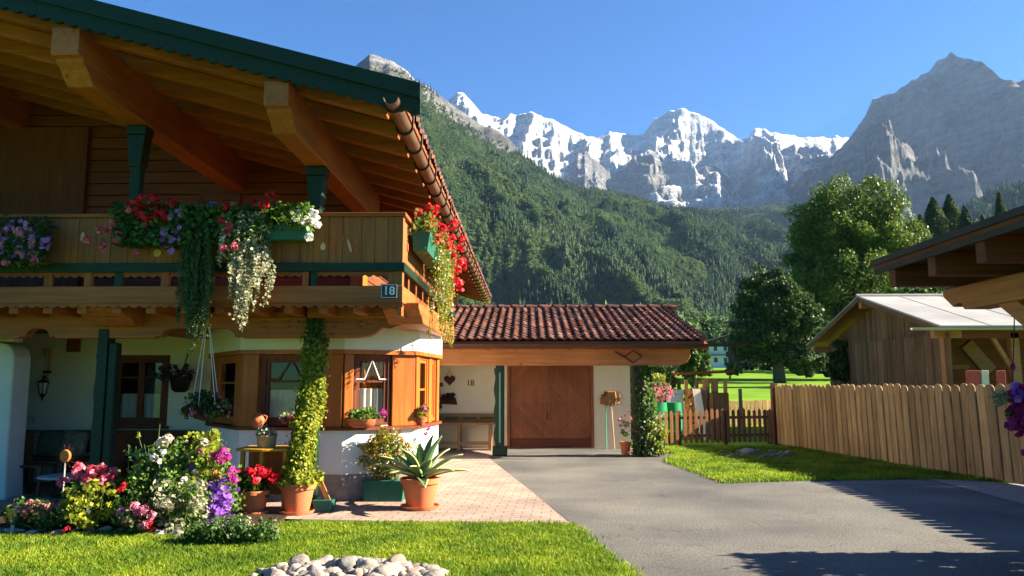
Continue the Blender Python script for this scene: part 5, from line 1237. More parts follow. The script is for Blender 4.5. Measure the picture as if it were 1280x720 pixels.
# ================================================================== FLOWERS AND POTS
mat('terracotta', (.52, .16, .06), (.42, .12, .045), 5, rough=.75, bump=.15, bscale=40, big=.1); mat('terracotta_dark', (.34, .11, .05), (.26, .08, .035), 5, rough=.8)
mat('soil', (.03, .02, .014), (.018, .012, .008), 20, rough=1, bump=.8)
mat('box_green', (.02, .12, .075), (.014, .09, .055), 5, rough=.5, bump=.15); mat('stem_green', (.07, .12, .03), (.05, .09, .025), 9, rough=.7)
def A(*v): return np.array(v, float)
def pot(parent, x, y, z, r, h, m, saucer=True):
    b = MB().lathe([(r * .66, 0), (r * .70, .004), (r * .95, h * .80), (r * .955, h * .82), (r * 1.05, h * .825), (r * 1.06, h * .99), (r * 1.03, h), (r * .93, h), (r * .90, h * .9)], (x, y, z + (.03 if saucer else 0)), 36).build('pot', m, parent, smooth=True)
    MB().lathe([(r * .9, h * .86), (r * .5, h * .89), (.01, h * .9)], (x, y, z + (.03 if saucer else 0)), 20).build('soil', MATS['soil'], b)
    if saucer: MB().lathe([(r * .7, 0), (r * .98, .012), (r * 1.03, .05), (r * .98, .05), (r * .9, .028)], (x, y, z), 36).build('saucer', m, b, smooth=True)
    return b
def mound(parent, c, r, m, n=20, per=40, cr=.1, leaf=.05, asp=.8, nm='foliage'):
    p, nr = clumps(c, r, n, cr, per, .5); p[:, 2] = np.maximum(p[:, 2], .012); return foliage(nm, m, parent, p, nr, leaf, asp)
def heads(c, r, n, lo=.85, up=-.1):
    u = unit(rng.normal(size=(n * 4, 3))); u = u[(u[:, 2] > up)][:n]; return A(*c) + u * (lo + (1.1 - lo) * rng.random(len(u)))[:, None] * A(*r)
# ---- balcony flower boxes (front face)
def trough(lab, px0, px1, py0, py1, Y, grp='flower boxes hung on the balcony'):
    a, b = P(px0, py0, Y=Y), P(px1, py1, Y=Y)
    o = thing('flower_box', lab, 'flower box', ((a.x + b.x) / 2, Y, b.z), grp)
    MB().prism([(Y - .10, a.z), (Y + .10, a.z), (Y + .08, b.z), (Y - .08, b.z)], a.x, b.x, 'yz').build('trough', MATS['box_green'], o, bevel=.008)
    return o, a, b
YP = YBAL - .17
def pix(L, Y): return A(*[tuple(P(a, b, Y=Y + rng.normal(0, .05))) for a, b in L])
def scat(px0, px1, py0, py1, n, Y=YP - .05): return pix([(random.uniform(px0, px1), random.uniform(py0, py1)) for _ in range(n)], Y)
def leafpatch(o, px0, px1, py0, py1, n, m, leaf=.06, Y=YP, dy=.09, nm='foliage', asp=.8):
    p = scat(px0, px1, py0, py1, n, Y); p[:, 1] += rng.normal(0, dy, n); return foliage(nm, m, o, p, (0, -.7, .5), leaf, asp, .8)
o, a, b = trough('flower box of purple and pink petunias at the left end of the balcony', -110, 52, 290, 316, YP)
leafpatch(o, -110, 60, 272, 332, 2600, MATS['leaf_dark'], .055, YP - .06)
leafpatch(o, 5, 50, 318, 334, 120, MATS['leaf_yellowing'], .04)
discs('purple_blossoms', MATS['petal_violet'], o, np.concatenate([scat(-100, 45, 276, 325, 130, YP - .2), scat(52, 64, 298, 311, 14, YP - .2), scat(36, 44, 292, 300, 8, YP - .2)]), A(0, -1, .2), .035)
umbels('pink_blossoms', MATS['petal_pink'], o, scat(-100, 45, 280, 330, 26, YP - .2), .05)
o, a, b = trough('flower box of red and pink geraniums with purple petunias left of the trailing plants', 155, 232, 272, 300, YP)
leafpatch(o, 146, 238, 256, 308, 2600, MATS['leaf_geranium'], .065, YP - .06)
umbels('red_blossoms', MATS['petal_red'], o, pix([(170, 256), (178, 250), (192, 249), (186, 262), (176, 268), (192, 272), (183, 278), (168, 264), (199, 262), (205, 270), (215, 255)], YP - .2), .085, 22)
umbels('pink_blossoms', MATS['petal_rose'], o, pix([(125, 288), (133, 289), (140, 281), (150, 294), (130, 305), (128, 311), (109, 300), (170, 316), (161, 262), (146, 299)], YP - .2), .062, 22)
discs('purple_blossoms', MATS['petal_violet'], o, np.concatenate([scat(208, 228, 264, 274, 16, YP - .2), scat(198, 226, 284, 302, 26, YP - .2), scat(208, 216, 308, 315, 6, YP - .2)]), A(0, -1, .2), .035)
stems('stems', MATS['stem_green'], o, pix([(160, 275)] * 6, YP), pix([(125, 289), (140, 282), (150, 295), (130, 306), (110, 300), (170, 315)], YP - .05), .008)
o, a, b = trough('middle flower box of red and pink geraniums above the hanging greenery', 238, 330, 274, 300, YP)
leafpatch(o, 236, 334, 258, 306, 2600, MATS['leaf_geranium'], .065, YP - .06)
umbels('red_blossoms', MATS['petal_red'], o, pix([(254, 265), (283, 259), (285, 268), (277, 276), (301, 262), (318, 254), (339, 246), (330, 257)], YP - .2), .07, 22)
umbels('pink_blossoms', MATS['petal_rose'], o, pix([(284, 292), (281, 300), (289, 288), (280, 311), (286, 283), (293, 308)], YP - .2), .055, 18)
o, a, b = trough('flower box of white geraniums in front of the right green balcony post', 336, 386, 283, 301, YP)
leafpatch(o, 330, 390, 256, 290, 1300, MATS['leaf_fresh'], .06); leafpatch(o, 352, 372, 264, 284, 160, MATS['leaf_lime'], .05)
umbels('white_blossoms', MATS['petal_white'], o, pix([(364, 266), (375, 267), (370, 273), (392, 267), (382, 275), (390, 277), (397, 281), (386, 296), (333, 288), (394, 273), (377, 279)], YP - .16), .06, 24)
# side box with red geraniums
o = thing('flower_box', 'long green flower box of bright red geraniums on the sunny balcony side', 'flower box', (XB + .17, 11.4, 3.3), 'flower boxes hung on the balcony')
for k, (y0, y1) in enumerate(((9.95, 11.5), (11.65, 13.2))): MB().prism([(XB + .05, 3.62), (XB + .30, 3.62), (XB + .26, 3.36), (XB + .07, 3.36)], y0, y1, 'xz').build('trough', MATS['box_green'], o, bevel=.008)
p = np.stack([XB + .2 + rng.normal(0, .10, 2200), rng.uniform(9.9, 13.3, 2200), 3.68 + rng.normal(0, .10, 2200)], 1); foliage('foliage', MATS['leaf_fresh'], o, p, (.5, -.2, .7), .06, .8)
p = np.stack([XB + .24 + rng.normal(0, .12, 90), rng.uniform(10.2, 13.4, 90), 3.78 + rng.normal(0, .13, 90)], 1); umbels('red_blossoms', MATS['petal_red'], o, p, .075, 20)
p = np.stack([XB + .3 + rng.normal(0, .06, 30), rng.uniform(11.8, 13.4, 30), 3.45 + rng.normal(0, .12, 30)], 1); umbels('red_blossoms', MATS['petal_red'], o, p, .075, 20)
# ---- trailing plants
def trailing(nm, lab, strands, m, n, leaf, asp=.6, wob=.02, blossoms=None, grp='trailing plants hanging from the balcony'):
    """strands: list of (x,y,z_top,z_bottom)"""
    st = strands; x0 = sum(s[0] for s in st) / len(st); o = thing(nm, lab, 'trailing plant', (x0, st[0][1], max(s[2] for s in st)), grp)
    P_ = []; mb = MB(); ends = []
    for (x, y, zt, zb) in st:
        k = max(4, int((zt - zb) / .12)); z = np.linspace(zt, zb, k); xx = x + np.cumsum(rng.normal(0, wob, k)); yy = y + np.cumsum(rng.normal(0, wob * .7, k))
        mb.tube(list(zip(xx, yy, z)), .004, 4, False); t_ = rng.random(n) * (k - 1.001); i = t_.astype(int); f = t_ - i
        q = np.stack([xx[i] * (1 - f) + xx[i + 1] * f, yy[i] * (1 - f) + yy[i + 1] * f, z[i] * (1 - f) + z[i + 1] * f], 1); P_.append(q + rng.normal(0, .018, q.shape))
    mb.build('stems', MATS['stem_green'], o); p = np.concatenate(P_); foliage('foliage', m, o, p, (0, -.8, .3), leaf, asp, .8)
    if blossoms: bm_, bn, br = blossoms; discs('blossoms', bm_, o, p[rng.integers(0, len(p), bn)] + A(0, -.03, 0), A(0, -1, .3), br)
    return o
def strands(px0, px1, pyt, pyb, n, Y, taper=.5, dy=.06):
    out = []
    for i in range(n):
        f = random.random(); px = px0 + (px1 - px0) * f; e = 1 - abs(2 * f - 1) * taper; t_ = P(px, pyt + random.uniform(-5, 5), Y=Y); b = P(px, pyt + (pyb - pyt) * random.uniform(.55, 1) * e, Y=Y)
        out.append((t_.x, Y + random.gauss(0, dy), t_.z, b.z))
    return out
trailing('trailing_vine', 'dense dark green vine hanging like a column from the balcony', strands(236, 266, 276, 452, 46, YP - .12, .2), MATS['leaf_trail'], 230, .035)
trailing('trailing_bacopa', 'loose pale flowered bacopa spilling from the balcony beside the dark vine', strands(284, 336, 268, 425, 26, YP - .14, .5) + strands(290, 325, 300, 420, 10, YP - .14, .2), MATS['leaf_silver'], 120, .036, .7, .03, (MATS['petal_cream'], 420, .017))
sd_ = []
for i in range(34): y = random.uniform(10.6, 11.9); f = random.random(); sd_.append((XB + .33 + random.gauss(0, .05), y, 3.55, 3.55 - random.uniform(.5, 1.45)))
trailing('trailing_vine', 'long lime green strands hanging from the red geranium box on the balcony side', sd_, MATS['leaf_lime'], 100, .036, .6, .018, (MATS['petal_cream'], 200, .016))
# ---- ivy post in a terracotta pot
g = G(371, 642); o = thing('ivy_pot', 'terracotta pot with ivy climbing a tall porch post', 'potted plant', (g.x, g.y, 0), 'terracotta pots in front of the bay window')
PR = .215; pot(o, g.x, g.y, 0, PR, .34, MATS['terracotta'])
tz = P(391, 385, Y=YBM).z; n = 13000; t_ = rng.random(n); bx_, by_ = pl2.x, YBM
cx = g.x + (bx_ - g.x) * clamp((t_ - .04) / .5); cy = g.y + (by_ - g.y) * clamp((t_ - .04) / .5); rr = .175 - .03 * t_ + .07 * np.exp(-((t_ - .04) / .08) ** 2) + .018 * np.sin(t_ * 19) + .012 * np.sin(t_ * 53)
a_ = rng.uniform(0, 6.283, n); rr = (.135 + .05 * np.exp(-((t_ - .03) / .08) ** 2)) * (.55 + .9 * fbm(np.cos(a_) * 1.2 + 5, t_ * 9 + np.sin(a_) * 1.2, 4, 3)) * (.75 + .4 * rng.random(n)) + (rng.random(n) < .06) * rng.uniform(0, .09, n); p = np.stack([cx + rr * np.cos(a_), cy + rr * np.sin(a_), .36 + (tz - .36) * t_], 1)
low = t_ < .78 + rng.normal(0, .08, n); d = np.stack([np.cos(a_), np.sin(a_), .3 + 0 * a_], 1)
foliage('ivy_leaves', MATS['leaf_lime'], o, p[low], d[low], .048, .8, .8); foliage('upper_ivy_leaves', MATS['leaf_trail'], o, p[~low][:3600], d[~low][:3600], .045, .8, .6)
mound(o, (g.x, g.y, .42), (.27, .27, .11), MATS['leaf_lime'], 26, 40, .09, .06)
# ---- other pots
g = G(317, 643); o = thing('geranium_pot', 'terracotta pot of red geraniums beside the yellow table', 'potted plant', (g.x, g.y, 0), 'terracotta pots in front of the bay window')
pot(o, g.x, g.y, 0, .185, .27, MATS['terracotta']); mound(o, (g.x, g.y, .36), (.26, .24, .12), MATS['leaf_geranium'], 18, 40, .09, .07)
umbels('red_blossoms', MATS['petal_red'], o, heads((g.x, g.y - .02, .42), (.27, .22, .14), 16, .8, .1), .075, 24)
g = G(525, 636); o = thing('agave_pot', 'agave with broad pointed leaves in a terracotta pot on the paving', 'potted plant', (g.x, g.y, 0), 'terracotta pots in front of the bay window')
pot(o, g.x, g.y, 0, .25, .37, MATS['terracotta'])
m, t, b = base('agave'); L_ = t.links.new; tc = nn(t, 'ShaderNodeUVMap'); sp = nn(t, 'ShaderNodeSeparateXYZ'); L_(tc.outputs[0], sp.inputs[0])
r_ = ramp(t, [(.40, .42, .16), (.40, .42, .16), (.06, .14, .045), (.10, .20, .07), (.06, .14, .045), (.40, .42, .16), (.40, .42, .16)], [0, .1, .16, .5, .84, .9, 1]); L_(sp.outputs[0], r_.inputs[0]); L_(r_.outputs[0], b.inputs['Base Color']); b.inputs['Roughness'].default_value = .42
for k in range(24):
    az = k * 2.4; el = R(78 - 3.0 * k + random.uniform(-6, 6)); Ln = random.uniform(.48, .66) * (1 if k < 17 else 1.1); wd = .052 + .012 * random.random(); N = 9; V = []; p0 = Vector((g.x, g.y, .38)); dirh = Vector((math.cos(az), math.sin(az), 0)); side = Vector((-math.sin(az), math.cos(az), 0)); cur = p0 + dirh * .03
    for i in range(N + 1):
        f = i / N; e = el - .55 * f * f + (.25 * f if k < 6 else 0); dv = dirh * math.cos(e) + Vector((0, 0, math.sin(e))); nv = side.cross(dv); ww = wd * (0.55 + 1.9 * f * (1 - f) * 1.15) * (1 - f ** 5) + .002
        V.append([tuple(cur + side * (ww * s_) + nv * (-abs(s_) * ww * .5)) for s_ in (-1, -.5, 0, .5, 1)]); cur = cur + dv * (Ln / N)
    lf = gridmesh('leaf', np.array(V), m, o); uv = lf.data.uv_layers.new(name='UVMap')
    uv.data.foreach_set('uv', np.array([((lf.data.loops[i].vertex_index % 5) / 4, (lf.data.loops[i].vertex_index // 5) / N) for i in range(len(lf.data.loops))]).reshape(-1))
    md = lf.modifiers.new('thick', 'SOLIDIFY'); md.thickness = .012
# green planter box with shrub at the bay
a, b = G(457, 626), G(497, 626); o = thing('planter_box', 'green wooden planter box with a yellowing bush against the bay wall', 'planter', ((a.x + b.x) / 2, a.y + .2, 0), 'green wooden planters at the bay')
MB().prism([(a.x, 0), (b.x + .08, 0), (b.x + .12, .29), (a.x - .04, .29)], a.y - .12, a.y + .22).build('box', MATS['box_green'], o, bevel=.01)
MB().box(a.x - .03, b.x + .1, a.y - .10, a.y + .2, .27, .285).build('soil', MATS['soil'], o)
cx_, cy_ = (a.x + b.x) / 2 + .05, a.y + .03
mound(o, (cx_, cy_, .64), (.38, .22, .40), MATS['leaf_yellowing'], 60, 40, .1, .05, .5); mound(o, (cx_, cy_, .60), (.34, .18, .32), MATS['leaf_lime'], 26, 34, .1, .05, .5, 'green_leaves')
stems('stems', MATS['stem_green'], o, [(cx_ + random.uniform(-.15, .15), cy_, .28) for _ in range(22)], [(cx_ + random.uniform(-.42, .42), cy_ + random.uniform(-.15, .1), random.uniform(.6, 1.08)) for _ in range(22)], .005)
umbels('blossoms', MATS['petal_red'], o, A(*[(cx_ + random.uniform(-.35, .35), cy_ - .2, random.uniform(.6, 1.0)) for _ in range(9)]), .025, 8)
g = G(408, 640); o = thing('small_planter', 'small green wooden planter with slanting sides next to the ivy pot', 'planter', (g.x, g.y, 0), 'green wooden planters at the bay')
MB().prism([(g.x - .14, 0), (g.x + .06, 0), (g.x + .10, .16), (g.x - .16, .16)], g.y - .1, g.y + .16).build('box', MATS['box_green'], o, bevel=.008)
MB((Vector((g.x + .02, g.y - .05, .1)), Vector((-.42, 0, .9)).normalized(), Vector((0, 1, 0)), Vector((.9, 0, .42)).normalized())).box(0, .42, 0, .02, 0, .06).build('leaning_slat', MATS['fresh_wood'], o)
# yellow table with basket
mat('yellow_paint', (.60, .31, .025), (.50, .25, .02), 5, rough=.5)
zt = P(330, 560, Y=10.05).z; a, b = P(297, 560, Y=10.05), P(363, 560, Y=10.05)
o = thing('side_table', 'yellow wooden table with a curved front in front of the bay', 'table', ((a.x + b.x) / 2, 10.2, 0))
tp = [(a.x + (b.x - a.x) * f, 9.98 - .10 * math.sin(math.pi * f)) for f in np.linspace(0, 1, 12)] + [(b.x, 10.5), (a.x, 10.5)]
MB().prism(tp, zt - .035, zt, 'xy').build('tabletop', MATS['yellow_paint'], o, bevel=.008)
MB().box(b.x - .07, b.x - .02, 9.98, 10.45, .02, zt - .036).build('side_panel', MATS['yellow_paint'], o, bevel=.006)
for x in (a.x + .05, a.x + .3): MB().box(x, x + .05, 10.02, 10.07, 0, zt - .036).build('leg', MATS['yellow_paint'], o)
MB().box(a.x + .06, b.x - .072, 10.3, 10.34, .18, zt - .05).build('back_panel', MATS['orange_wood_z'], o)
q = P(333, 560, Y=10.1); mat('wicker', (.50, .36, .17), (.32, .21, .09), 40, (1, 1, 2), rough=.9, bump=.8)
o = thing('wicker_basket', 'small wicker basket with a dry plant on the yellow table', 'basket', (q.x, 10.1, zt))
MB().lathe([(.10, .001), (.115, .02), (.125, .14), (.135, .155), (.12, .16), (.11, .13)], (q.x, 10.1, zt), 24).build('basket_body', MATS['wicker'], o, smooth=True)
mound(o, (q.x, 10.1, zt + .2), (.13, .12, .07), MATS['leaf_silver'], 14, 24, .05, .035)
# ledge planters
ledge = HS + .046
def ledgepot(lab, i, u, r, h, nm='windowsill_pot', outw=.14, grp='plants on the bay window ledge'):
    p = OP[i].lerp(OP[i + 1], u); e = (OP[i + 1] - OP[i]).normalized(); p = p + Vector((e.y, -e.x, 0)) * outw
    return thing(nm, lab, 'potted plant', (p.x, p.y, ledge), grp), p
o, p = ledgepot('wide terracotta bowl of bright green herbs on the sunny ledge', 3, .22, 0, 0)
MB().lathe([(.12, 0), (.17, .02), (.215, .10), (.22, .115), (.2, .115)], (p.x, p.y, ledge), 28).build('bowl', MATS['terracotta'], o, smooth=True)
mound(o, (p.x, p.y, ledge + .17), (.24, .18, .1), MATS['leaf_fresh'], 26, 44, .07, .04)
umbels('pink_blossom', MATS['petal_magenta'], o, A((p.x + .3, p.y - .03, ledge + .19)), .07, 26)
stems('stems', MATS['stem_green'], o, [(p.x + .1, p.y, ledge + .1)], [(p.x + .3, p.y - .03, ledge + .19)], .006)
o, p = ledgepot('ledge pot of pink geraniums and silver stems left of the ivy post', 2, .56, 0, 0)
pot(o, p.x, p.y, ledge, .1, .13, MATS['terracotta_dark'], False); mound(o, (p.x, p.y, ledge + .17), (.22, .13, .12), MATS['leaf_silver'], 12, 24, .06, .035); mound(o, (p.x + .05, p.y - .03, ledge + .1), (.2, .12, .1), MATS['leaf_geranium'], 10, 24, .06, .045, .8, 'green_leaves')
umbels('pink_blossoms', MATS['petal_rose'], o, A(*[(p.x + dx, p.y - .1, ledge + dz) for dx, dz in ((-.1, .1), (.02, .06), (.12, .02), (.2, .2), (.1, .18), (-.02, .15), (.06, -.06))]), .05, 20)
p = OP[2].lerp(OP[3], .2); o = thing('jug', 'round red clay jug on the shaded ledge of the bay window', 'jug', (p.x, p.y - .14, ledge))
MB().lathe([(.045, 0), (.06, .005), (.10, .07), (.105, .11), (.07, .17), (.05, .19), (.055, .205), (.04, .2)], (p.x, p.y - .14, ledge), 24).build('jug_body', MATS['terracotta'], o, smooth=True)
MB().tube([(p.x + .06, p.y - .14, ledge + .18), (p.x + .13, p.y - .14, ledge + .15), (p.x + .105, p.y - .14, ledge + .08)], .012, 7).build('handle', MATS['terracotta'], o, smooth=True)
o, p = ledgepot('yellowing plant with magenta flowers at the right corner of the bay ledge', 4, .06, 0, 0, outw=.06)
pot(o, p.x, p.y, ledge, .09, .12, MATS['terracotta_dark'], False); mound(o, (p.x, p.y, ledge + .18), (.15, .14, .12), MATS['leaf_yellowing'], 18, 30, .06, .045)
umbels('magenta_blossoms', MATS['petal_magenta'], o, A((p.x + .12, p.y - .03, ledge - .06), (p.x + .1, p.y - .08, ledge - .12), (p.x + .06, p.y - .1, ledge + .24)), .045, 16)
# ---- hanging basket and hanging pot in the porch
q = P(258, 508, Y=10.3); o = thing('hanging_basket', 'hanging basket of small pink flowers on white cords in the porch', 'hanging basket', (q.x, 10.3, q.z - .15), 'hanging baskets')
MB().lathe([(.02, -.16), (.14, -.13), (.22, -.03), (.235, .02), (.21, .02)], (q.x, 10.3, q.z - .03), 24).build('bowl', MATS['dark_metal'], o, smooth=True)
ht = P(252, 412, Y=10.3).z + .1; mb = MB()
for dx, dy in ((-.2, 0), (.12, .12), (.16, -.1), (-.03, -.18)): mb.tube([(q.x + dx, 10.3 + dy, q.z), (q.x - .04 + dx * .12, 10.3 + dy * .15, ht)], .006, 5)
mb.build('cords', MATS['lace'], o)
mound(o, (q.x, 10.3, q.z), (.36, .26, .18), MATS['leaf_dark'], 40, 40, .09, .045); umbels('blossoms', MATS['petal_pink'], o, heads((q.x + .05, 10.25, q.z - .03), (.36, .28, .2), 46, .8, -.6), .028, 8)
mound(o, (q.x + .22, 10.2, q.z - .05), (.14, .12, .12), MATS['leaf_fresh'], 10, 24, .06, .04, .8, 'fresh_leaves')
q = P(226, 472, Y=12.6); o = thing('hanging_pot', 'dark hanging pot with purple brown leaves on the porch wall', 'hanging basket', (q.x, 12.6, q.z - .2), 'hanging baskets')
MB().lathe([(.08, -.24), (.13, -.2), (.18, 0), (.19, .02), (.16, .02)], (q.x, 12.6, q.z), 20).build('pot', MATS['dark_metal'], o, smooth=True)
MB().tube([(q.x, 12.6, q.z), (q.x, 12.85, q.z + .45), (q.x, 13.0, q.z + .45)], .01, 5).build('bracket', MATS['dark_metal'], o)
leafmat('leaf_plum', [(.03, .012, .02), (.06, .03, .04), (.07, .06, .03)], .2); mound(o, (q.x - .1, 12.55, q.z + .06), (.34, .2, .16), MATS['leaf_plum'], 26, 24, .08, .05)
# ---- porch: lantern with ears of wheat, corner bench, cushions, table
q = P(54, 482, Y=12.85); o = thing('wall_lantern', 'black wall lantern below a hanging bunch of wheat ears', 'lantern', (q.x, 12.85, q.z))
MB().tube([(q.x - .02, 12.99, q.z + .12), (q.x - .02, 12.86, q.z + .16), (q.x, 12.85, q.z + .1)], .012, 6).build('bracket', MATS['dark_metal'], o)
MB().lathe([(.012, .12), (.03, .1), (.11, .06), (.10, .05)], (q.x, 12.85, q.z), 6).build('cap', MATS['dark_metal'], o); mb = MB()
for k in range(6): a_ = k * math.pi / 3; mb.tube([(q.x + .085 * math.cos(a_), 12.85 + .085 * math.sin(a_), q.z + .05), (q.x + .05 * math.cos(a_), 12.85 + .05 * math.sin(a_), q.z - .14)], .007, 4)
mb.lathe([(.05, -.16), (.055, -.14), (.02, -.2), (.012, -.25)], (q.x, 12.85, q.z), 6).build('frame', MATS['dark_metal'], o)
MB().lathe([(.045, -.13), (.078, .045)], (q.x, 12.85, q.z), 6).build('pane', MATS['white_paint'], o)
q2 = P(59, 462, Y=12.95); wh = thing('wheat_bunch', 'thin golden bunch of wheat ears hanging on the porch wall', 'ornament', (q2.x, 12.95, q2.z)); mb = MB()
for i in range(9): x = q2.x + random.uniform(-.09, .09); mb.tube([(q2.x + (x - q2.x) * .5, 12.96, q2.z - .3), (x, 12.95, q2.z + .2), (x + random.uniform(-.03, .03), 12.94, q2.z + .36)], [.004, .005, .014], 5)
mb.build('wheat_ears', MATS['gold'], wh); MB().box(q2.x - .06, q2.x + .06, 12.93, 12.98, q2.z - .06, q2.z - .02).build('ribbon', MATS['rust_brown'], wh)
xb0, xb1_ = P(10, 560, Y=12.5).x, P(232, 560, Y=12.5).x
o = thing('corner_bench', 'long dark wooden bench along the shaded porch wall', 'bench', ((xb0 + xb1_) / 2, 12.6, 0))
MB().box(xb0, xb1_, 12.35, 12.85, .40, .45).build('seat', MATS['dark_wood_x'], o, bevel=.01); MB().box(xb0, xb1_, 12.86, 12.95, .5, .86).build('backrest', MATS['dark_wood_x'], o, bevel=.01)
for k in range(4): x = xb0 + .1 + k * (xb1_ - xb0 - .3) / 3; MB().box(x, x + .08, 12.4, 12.8, 0, .398).build('leg', MATS['dark_wood_z'], o)
mat('cushion', (.40, .30, .20), (.22, .12, .07), 14, rough=.95, bump=.2); mat('cushion_green', (.16, .17, .09), (.09, .10, .05), 12, rough=.95, bump=.2)
for px, m_, lb in ((32, 'cushion', 'patterned beige cushion at the left end of the porch bench'), (58, 'cushion_green', 'olive cushion next to the beige one on the porch bench'), (88, 'cushion', 'third cushion on the porch bench, right of the olive one')):
    x = P(px, 575, Y=12.6).x; bm = bmesh.new(); bmesh.ops.create_cube(bm, size=1); bmesh.ops.subdivide_edges(bm, edges=bm.edges[:], cuts=5, use_grid_fill=True)
    for v in bm.verts:
        e = (1 - (2 * v.co.x) ** 2 * .85) * (1 - (2 * v.co.z) ** 2 * .85); v.co.y *= .05 + .16 * max(0, e) ** .6; v.co.x *= .40; v.co.z *= .40
    me = bpy.data.meshes.new('cushion'); rot = Euler((R(-14), random.uniform(-.12, .12), 0)).to_matrix()
    for v in bm.verts: v.co = rot @ v.co + Vector((0, 0, .2))
    bm.to_mesh(me); bm.free(); me.polygons.foreach_set('use_smooth', [True] * len(me.polygons)); tag(link('cushion', me, MATS[m_], None, (x, 12.66, .455)), lb, 'cushion', 'cushions on the porch bench')
q = P(86, 594, Y=11.3); o = thing('porch_table', 'dark table with a pale round top in the shaded porch', 'table', (q.x, 11.3, 0))
MB().lathe([(.02, q.z - .05), (.38, q.z - .03), (.40, q.z - .015), (.39, q.z)], (q.x, 11.3, 0), 32).build('tabletop', MATS['plaster_old'], o, smooth=True)
MB().lathe([(.22, 0), (.2, .03), (.04, .06), (.035, q.z - .06)], (q.x, 11.3, 0), 16).build('pedestal', MATS['dark_metal'], o, smooth=True)
for px, lb in ((44, 'dark wooden chair left of the porch table'), (128, 'dark wooden chair right of the porch table')):
    x = P(px, 600, Y=11.4).x; o = thing('chair', lb, 'chair', (x, 11.4, 0), 'chairs in the porch')
    MB().box(x - .2, x + .2, 11.2, 11.6, .42, .45).build('seat', MATS['dark_wood_x'], o, bevel=.01)
    s_ = -1 if px < 80 else 1; MB().box(x + s_ * .2 - .015, x + s_ * .2 + .015, 11.2, 11.6, .452, .9).build('backrest', MATS['dark_wood_y'], o, bevel=.01)
    for dx in (-.17, .17):
        for dy in (11.23, 11.57): MB().box(x + dx - .02, x + dx + .02, dy - .02, dy + .02, 0, .418).build('leg', MATS['dark_wood_z'], o)
# ---- flower bed ------------------------------------------------
def bush(nm, lab, px, py, h, rx, m, leaf, n=30, per=40, cr=.12, grp='plants of the flower bed', ry=None, lo=.0):
    g = G(px, py, .03); ry = ry or rx * .8; o = thing(nm, lab, 'flowers', (g.x, g.y, .03), grp)
    stems('stems', MATS['stem_green'], o, [(g.x + random.uniform(-.06, .06), g.y + random.uniform(-.05, .05), .02) for _ in range(12)], [(g.x + random.uniform(-rx, rx) * .8, g.y + random.uniform(-ry, ry) * .7, h * random.uniform(.6, .95)) for _ in range(12)], .007)
    mound(o, (g.x, g.y, h * (.5 + lo / 2)), (rx, ry, h * (.5 - lo / 2)), m, n, per, cr, leaf); return o, g
def bpx(L, Y): return A(*[tuple(P(a, b, Y=Y + rng.normal(0, .04))) for a, b in L])
o, g = bush('rose_bush', 'tall rose bush with one large pale pink rose at the middle of the bed', 198, 656, 1.0, .42, MATS['leaf_fresh'], .055, 44, 30, .12)
umbels('pale_roses', MATS['petal_cream'], o, bpx([(207, 551), (201, 554), (210, 549)], g.y - .1), .07, 34); umbels('small_roses', MATS['petal_white'], o, bpx([(192, 572), (199, 577), (230, 600), (204, 566)], g.y - .3), .045, 18)
umbels('yellow_bud', MATS['leaf_lime'], o, bpx([(173, 542), (173, 545)], g.y), .03, 10)
stems('long_shoots', MATS['stem_green'], o, bpx([(190, 610)] * 5, g.y), bpx([(173, 545), (207, 556), (165, 575), (200, 530), (222, 560)], g.y), .007)
leafpatch(o, 160, 230, 555, 600, 130, MATS['leaf_fresh'], .06, g.y, .1, 'upper_leaves')
o, g = bush('rose_bush', 'rose bush with a yellow top rose and magenta blooms beside the violet petunias', 252, 652, 1.02, .36, MATS['leaf_fresh'], .055, 40, 30, .11)
leafpatch(o, 238, 276, 540, 600, 380, MATS['leaf_lime'], .055, g.y - .1, .12, 'sunlit_leaves')
umbels('yellow_roses', MATS['leaf_lime'], o, bpx([(268, 543), (265, 548)], g.y - .1), .075, 30); umbels('cream_roses', MATS['petal_cream'], o, bpx([(256, 553), (230, 600), (243, 590)], g.y - .25), .05, 26)
umbels('magenta_roses', MATS['petal_magenta'], o, bpx([(272, 569), (279, 566), (276, 574), (268, 571), (284, 571), (290, 590), (293, 600), (250, 565)], g.y - .2), .06, 26)
umbels('violet_blooms', MATS['petal_purple'], o, bpx([(239, 583), (238, 570), (240, 605)], g.y - .2), .045, 16); umbels('rusty_blooms', MATS['terracotta'], o, bpx([(268, 600), (272, 594), (266, 592), (252, 577)], g.y - .2), .05, 16)
o, g = bush('geranium_bush', 'dark pink geraniums beside the sun ornament', 118, 656, .62, .36, MATS['leaf_geranium'], .06, 30, 34, .11)
umbels('pink_blossoms', MATS['petal_rose'], o, bpx([(98, 586), (96, 594), (115, 588), (125, 587), (110, 602), (106, 600), (118, 596), (130, 602), (142, 590), (138, 597), (79, 603), (112, 606), (124, 594)], g.y - .15), .075, 26)
mound(o, (g.x, g.y - .35, .32), (.2, .15, .2), MATS['leaf_lime'], 14, 26, .08, .055, .8, 'sunlit_leaves')
o, g = bush('geranium_bush', 'salmon pink geraniums low at the front of the bed', 172, 664, .42, .30, MATS['leaf_geranium'], .05, 26, 30, .1)
umbels('salmon_blossoms', MATS['petal_pink'], o, bpx([(158, 640), (168, 632), (180, 637), (184, 640), (160, 650), (152, 642), (170, 645), (178, 657), (183, 656), (172, 638), (190, 645)], g.y - .15), .06, 24)
umbels('red_blossoms', MATS['petal_red'], o, bpx([(189, 662), (187, 655), (155, 607), (150, 612)], g.y - .15), .045, 20)
o, g = bush('petunia_clump', 'violet petunias with open trumpets at the right end of the bed', 266, 652, .42, .3, MATS['leaf_fresh'], .045, 24, 30, .1)
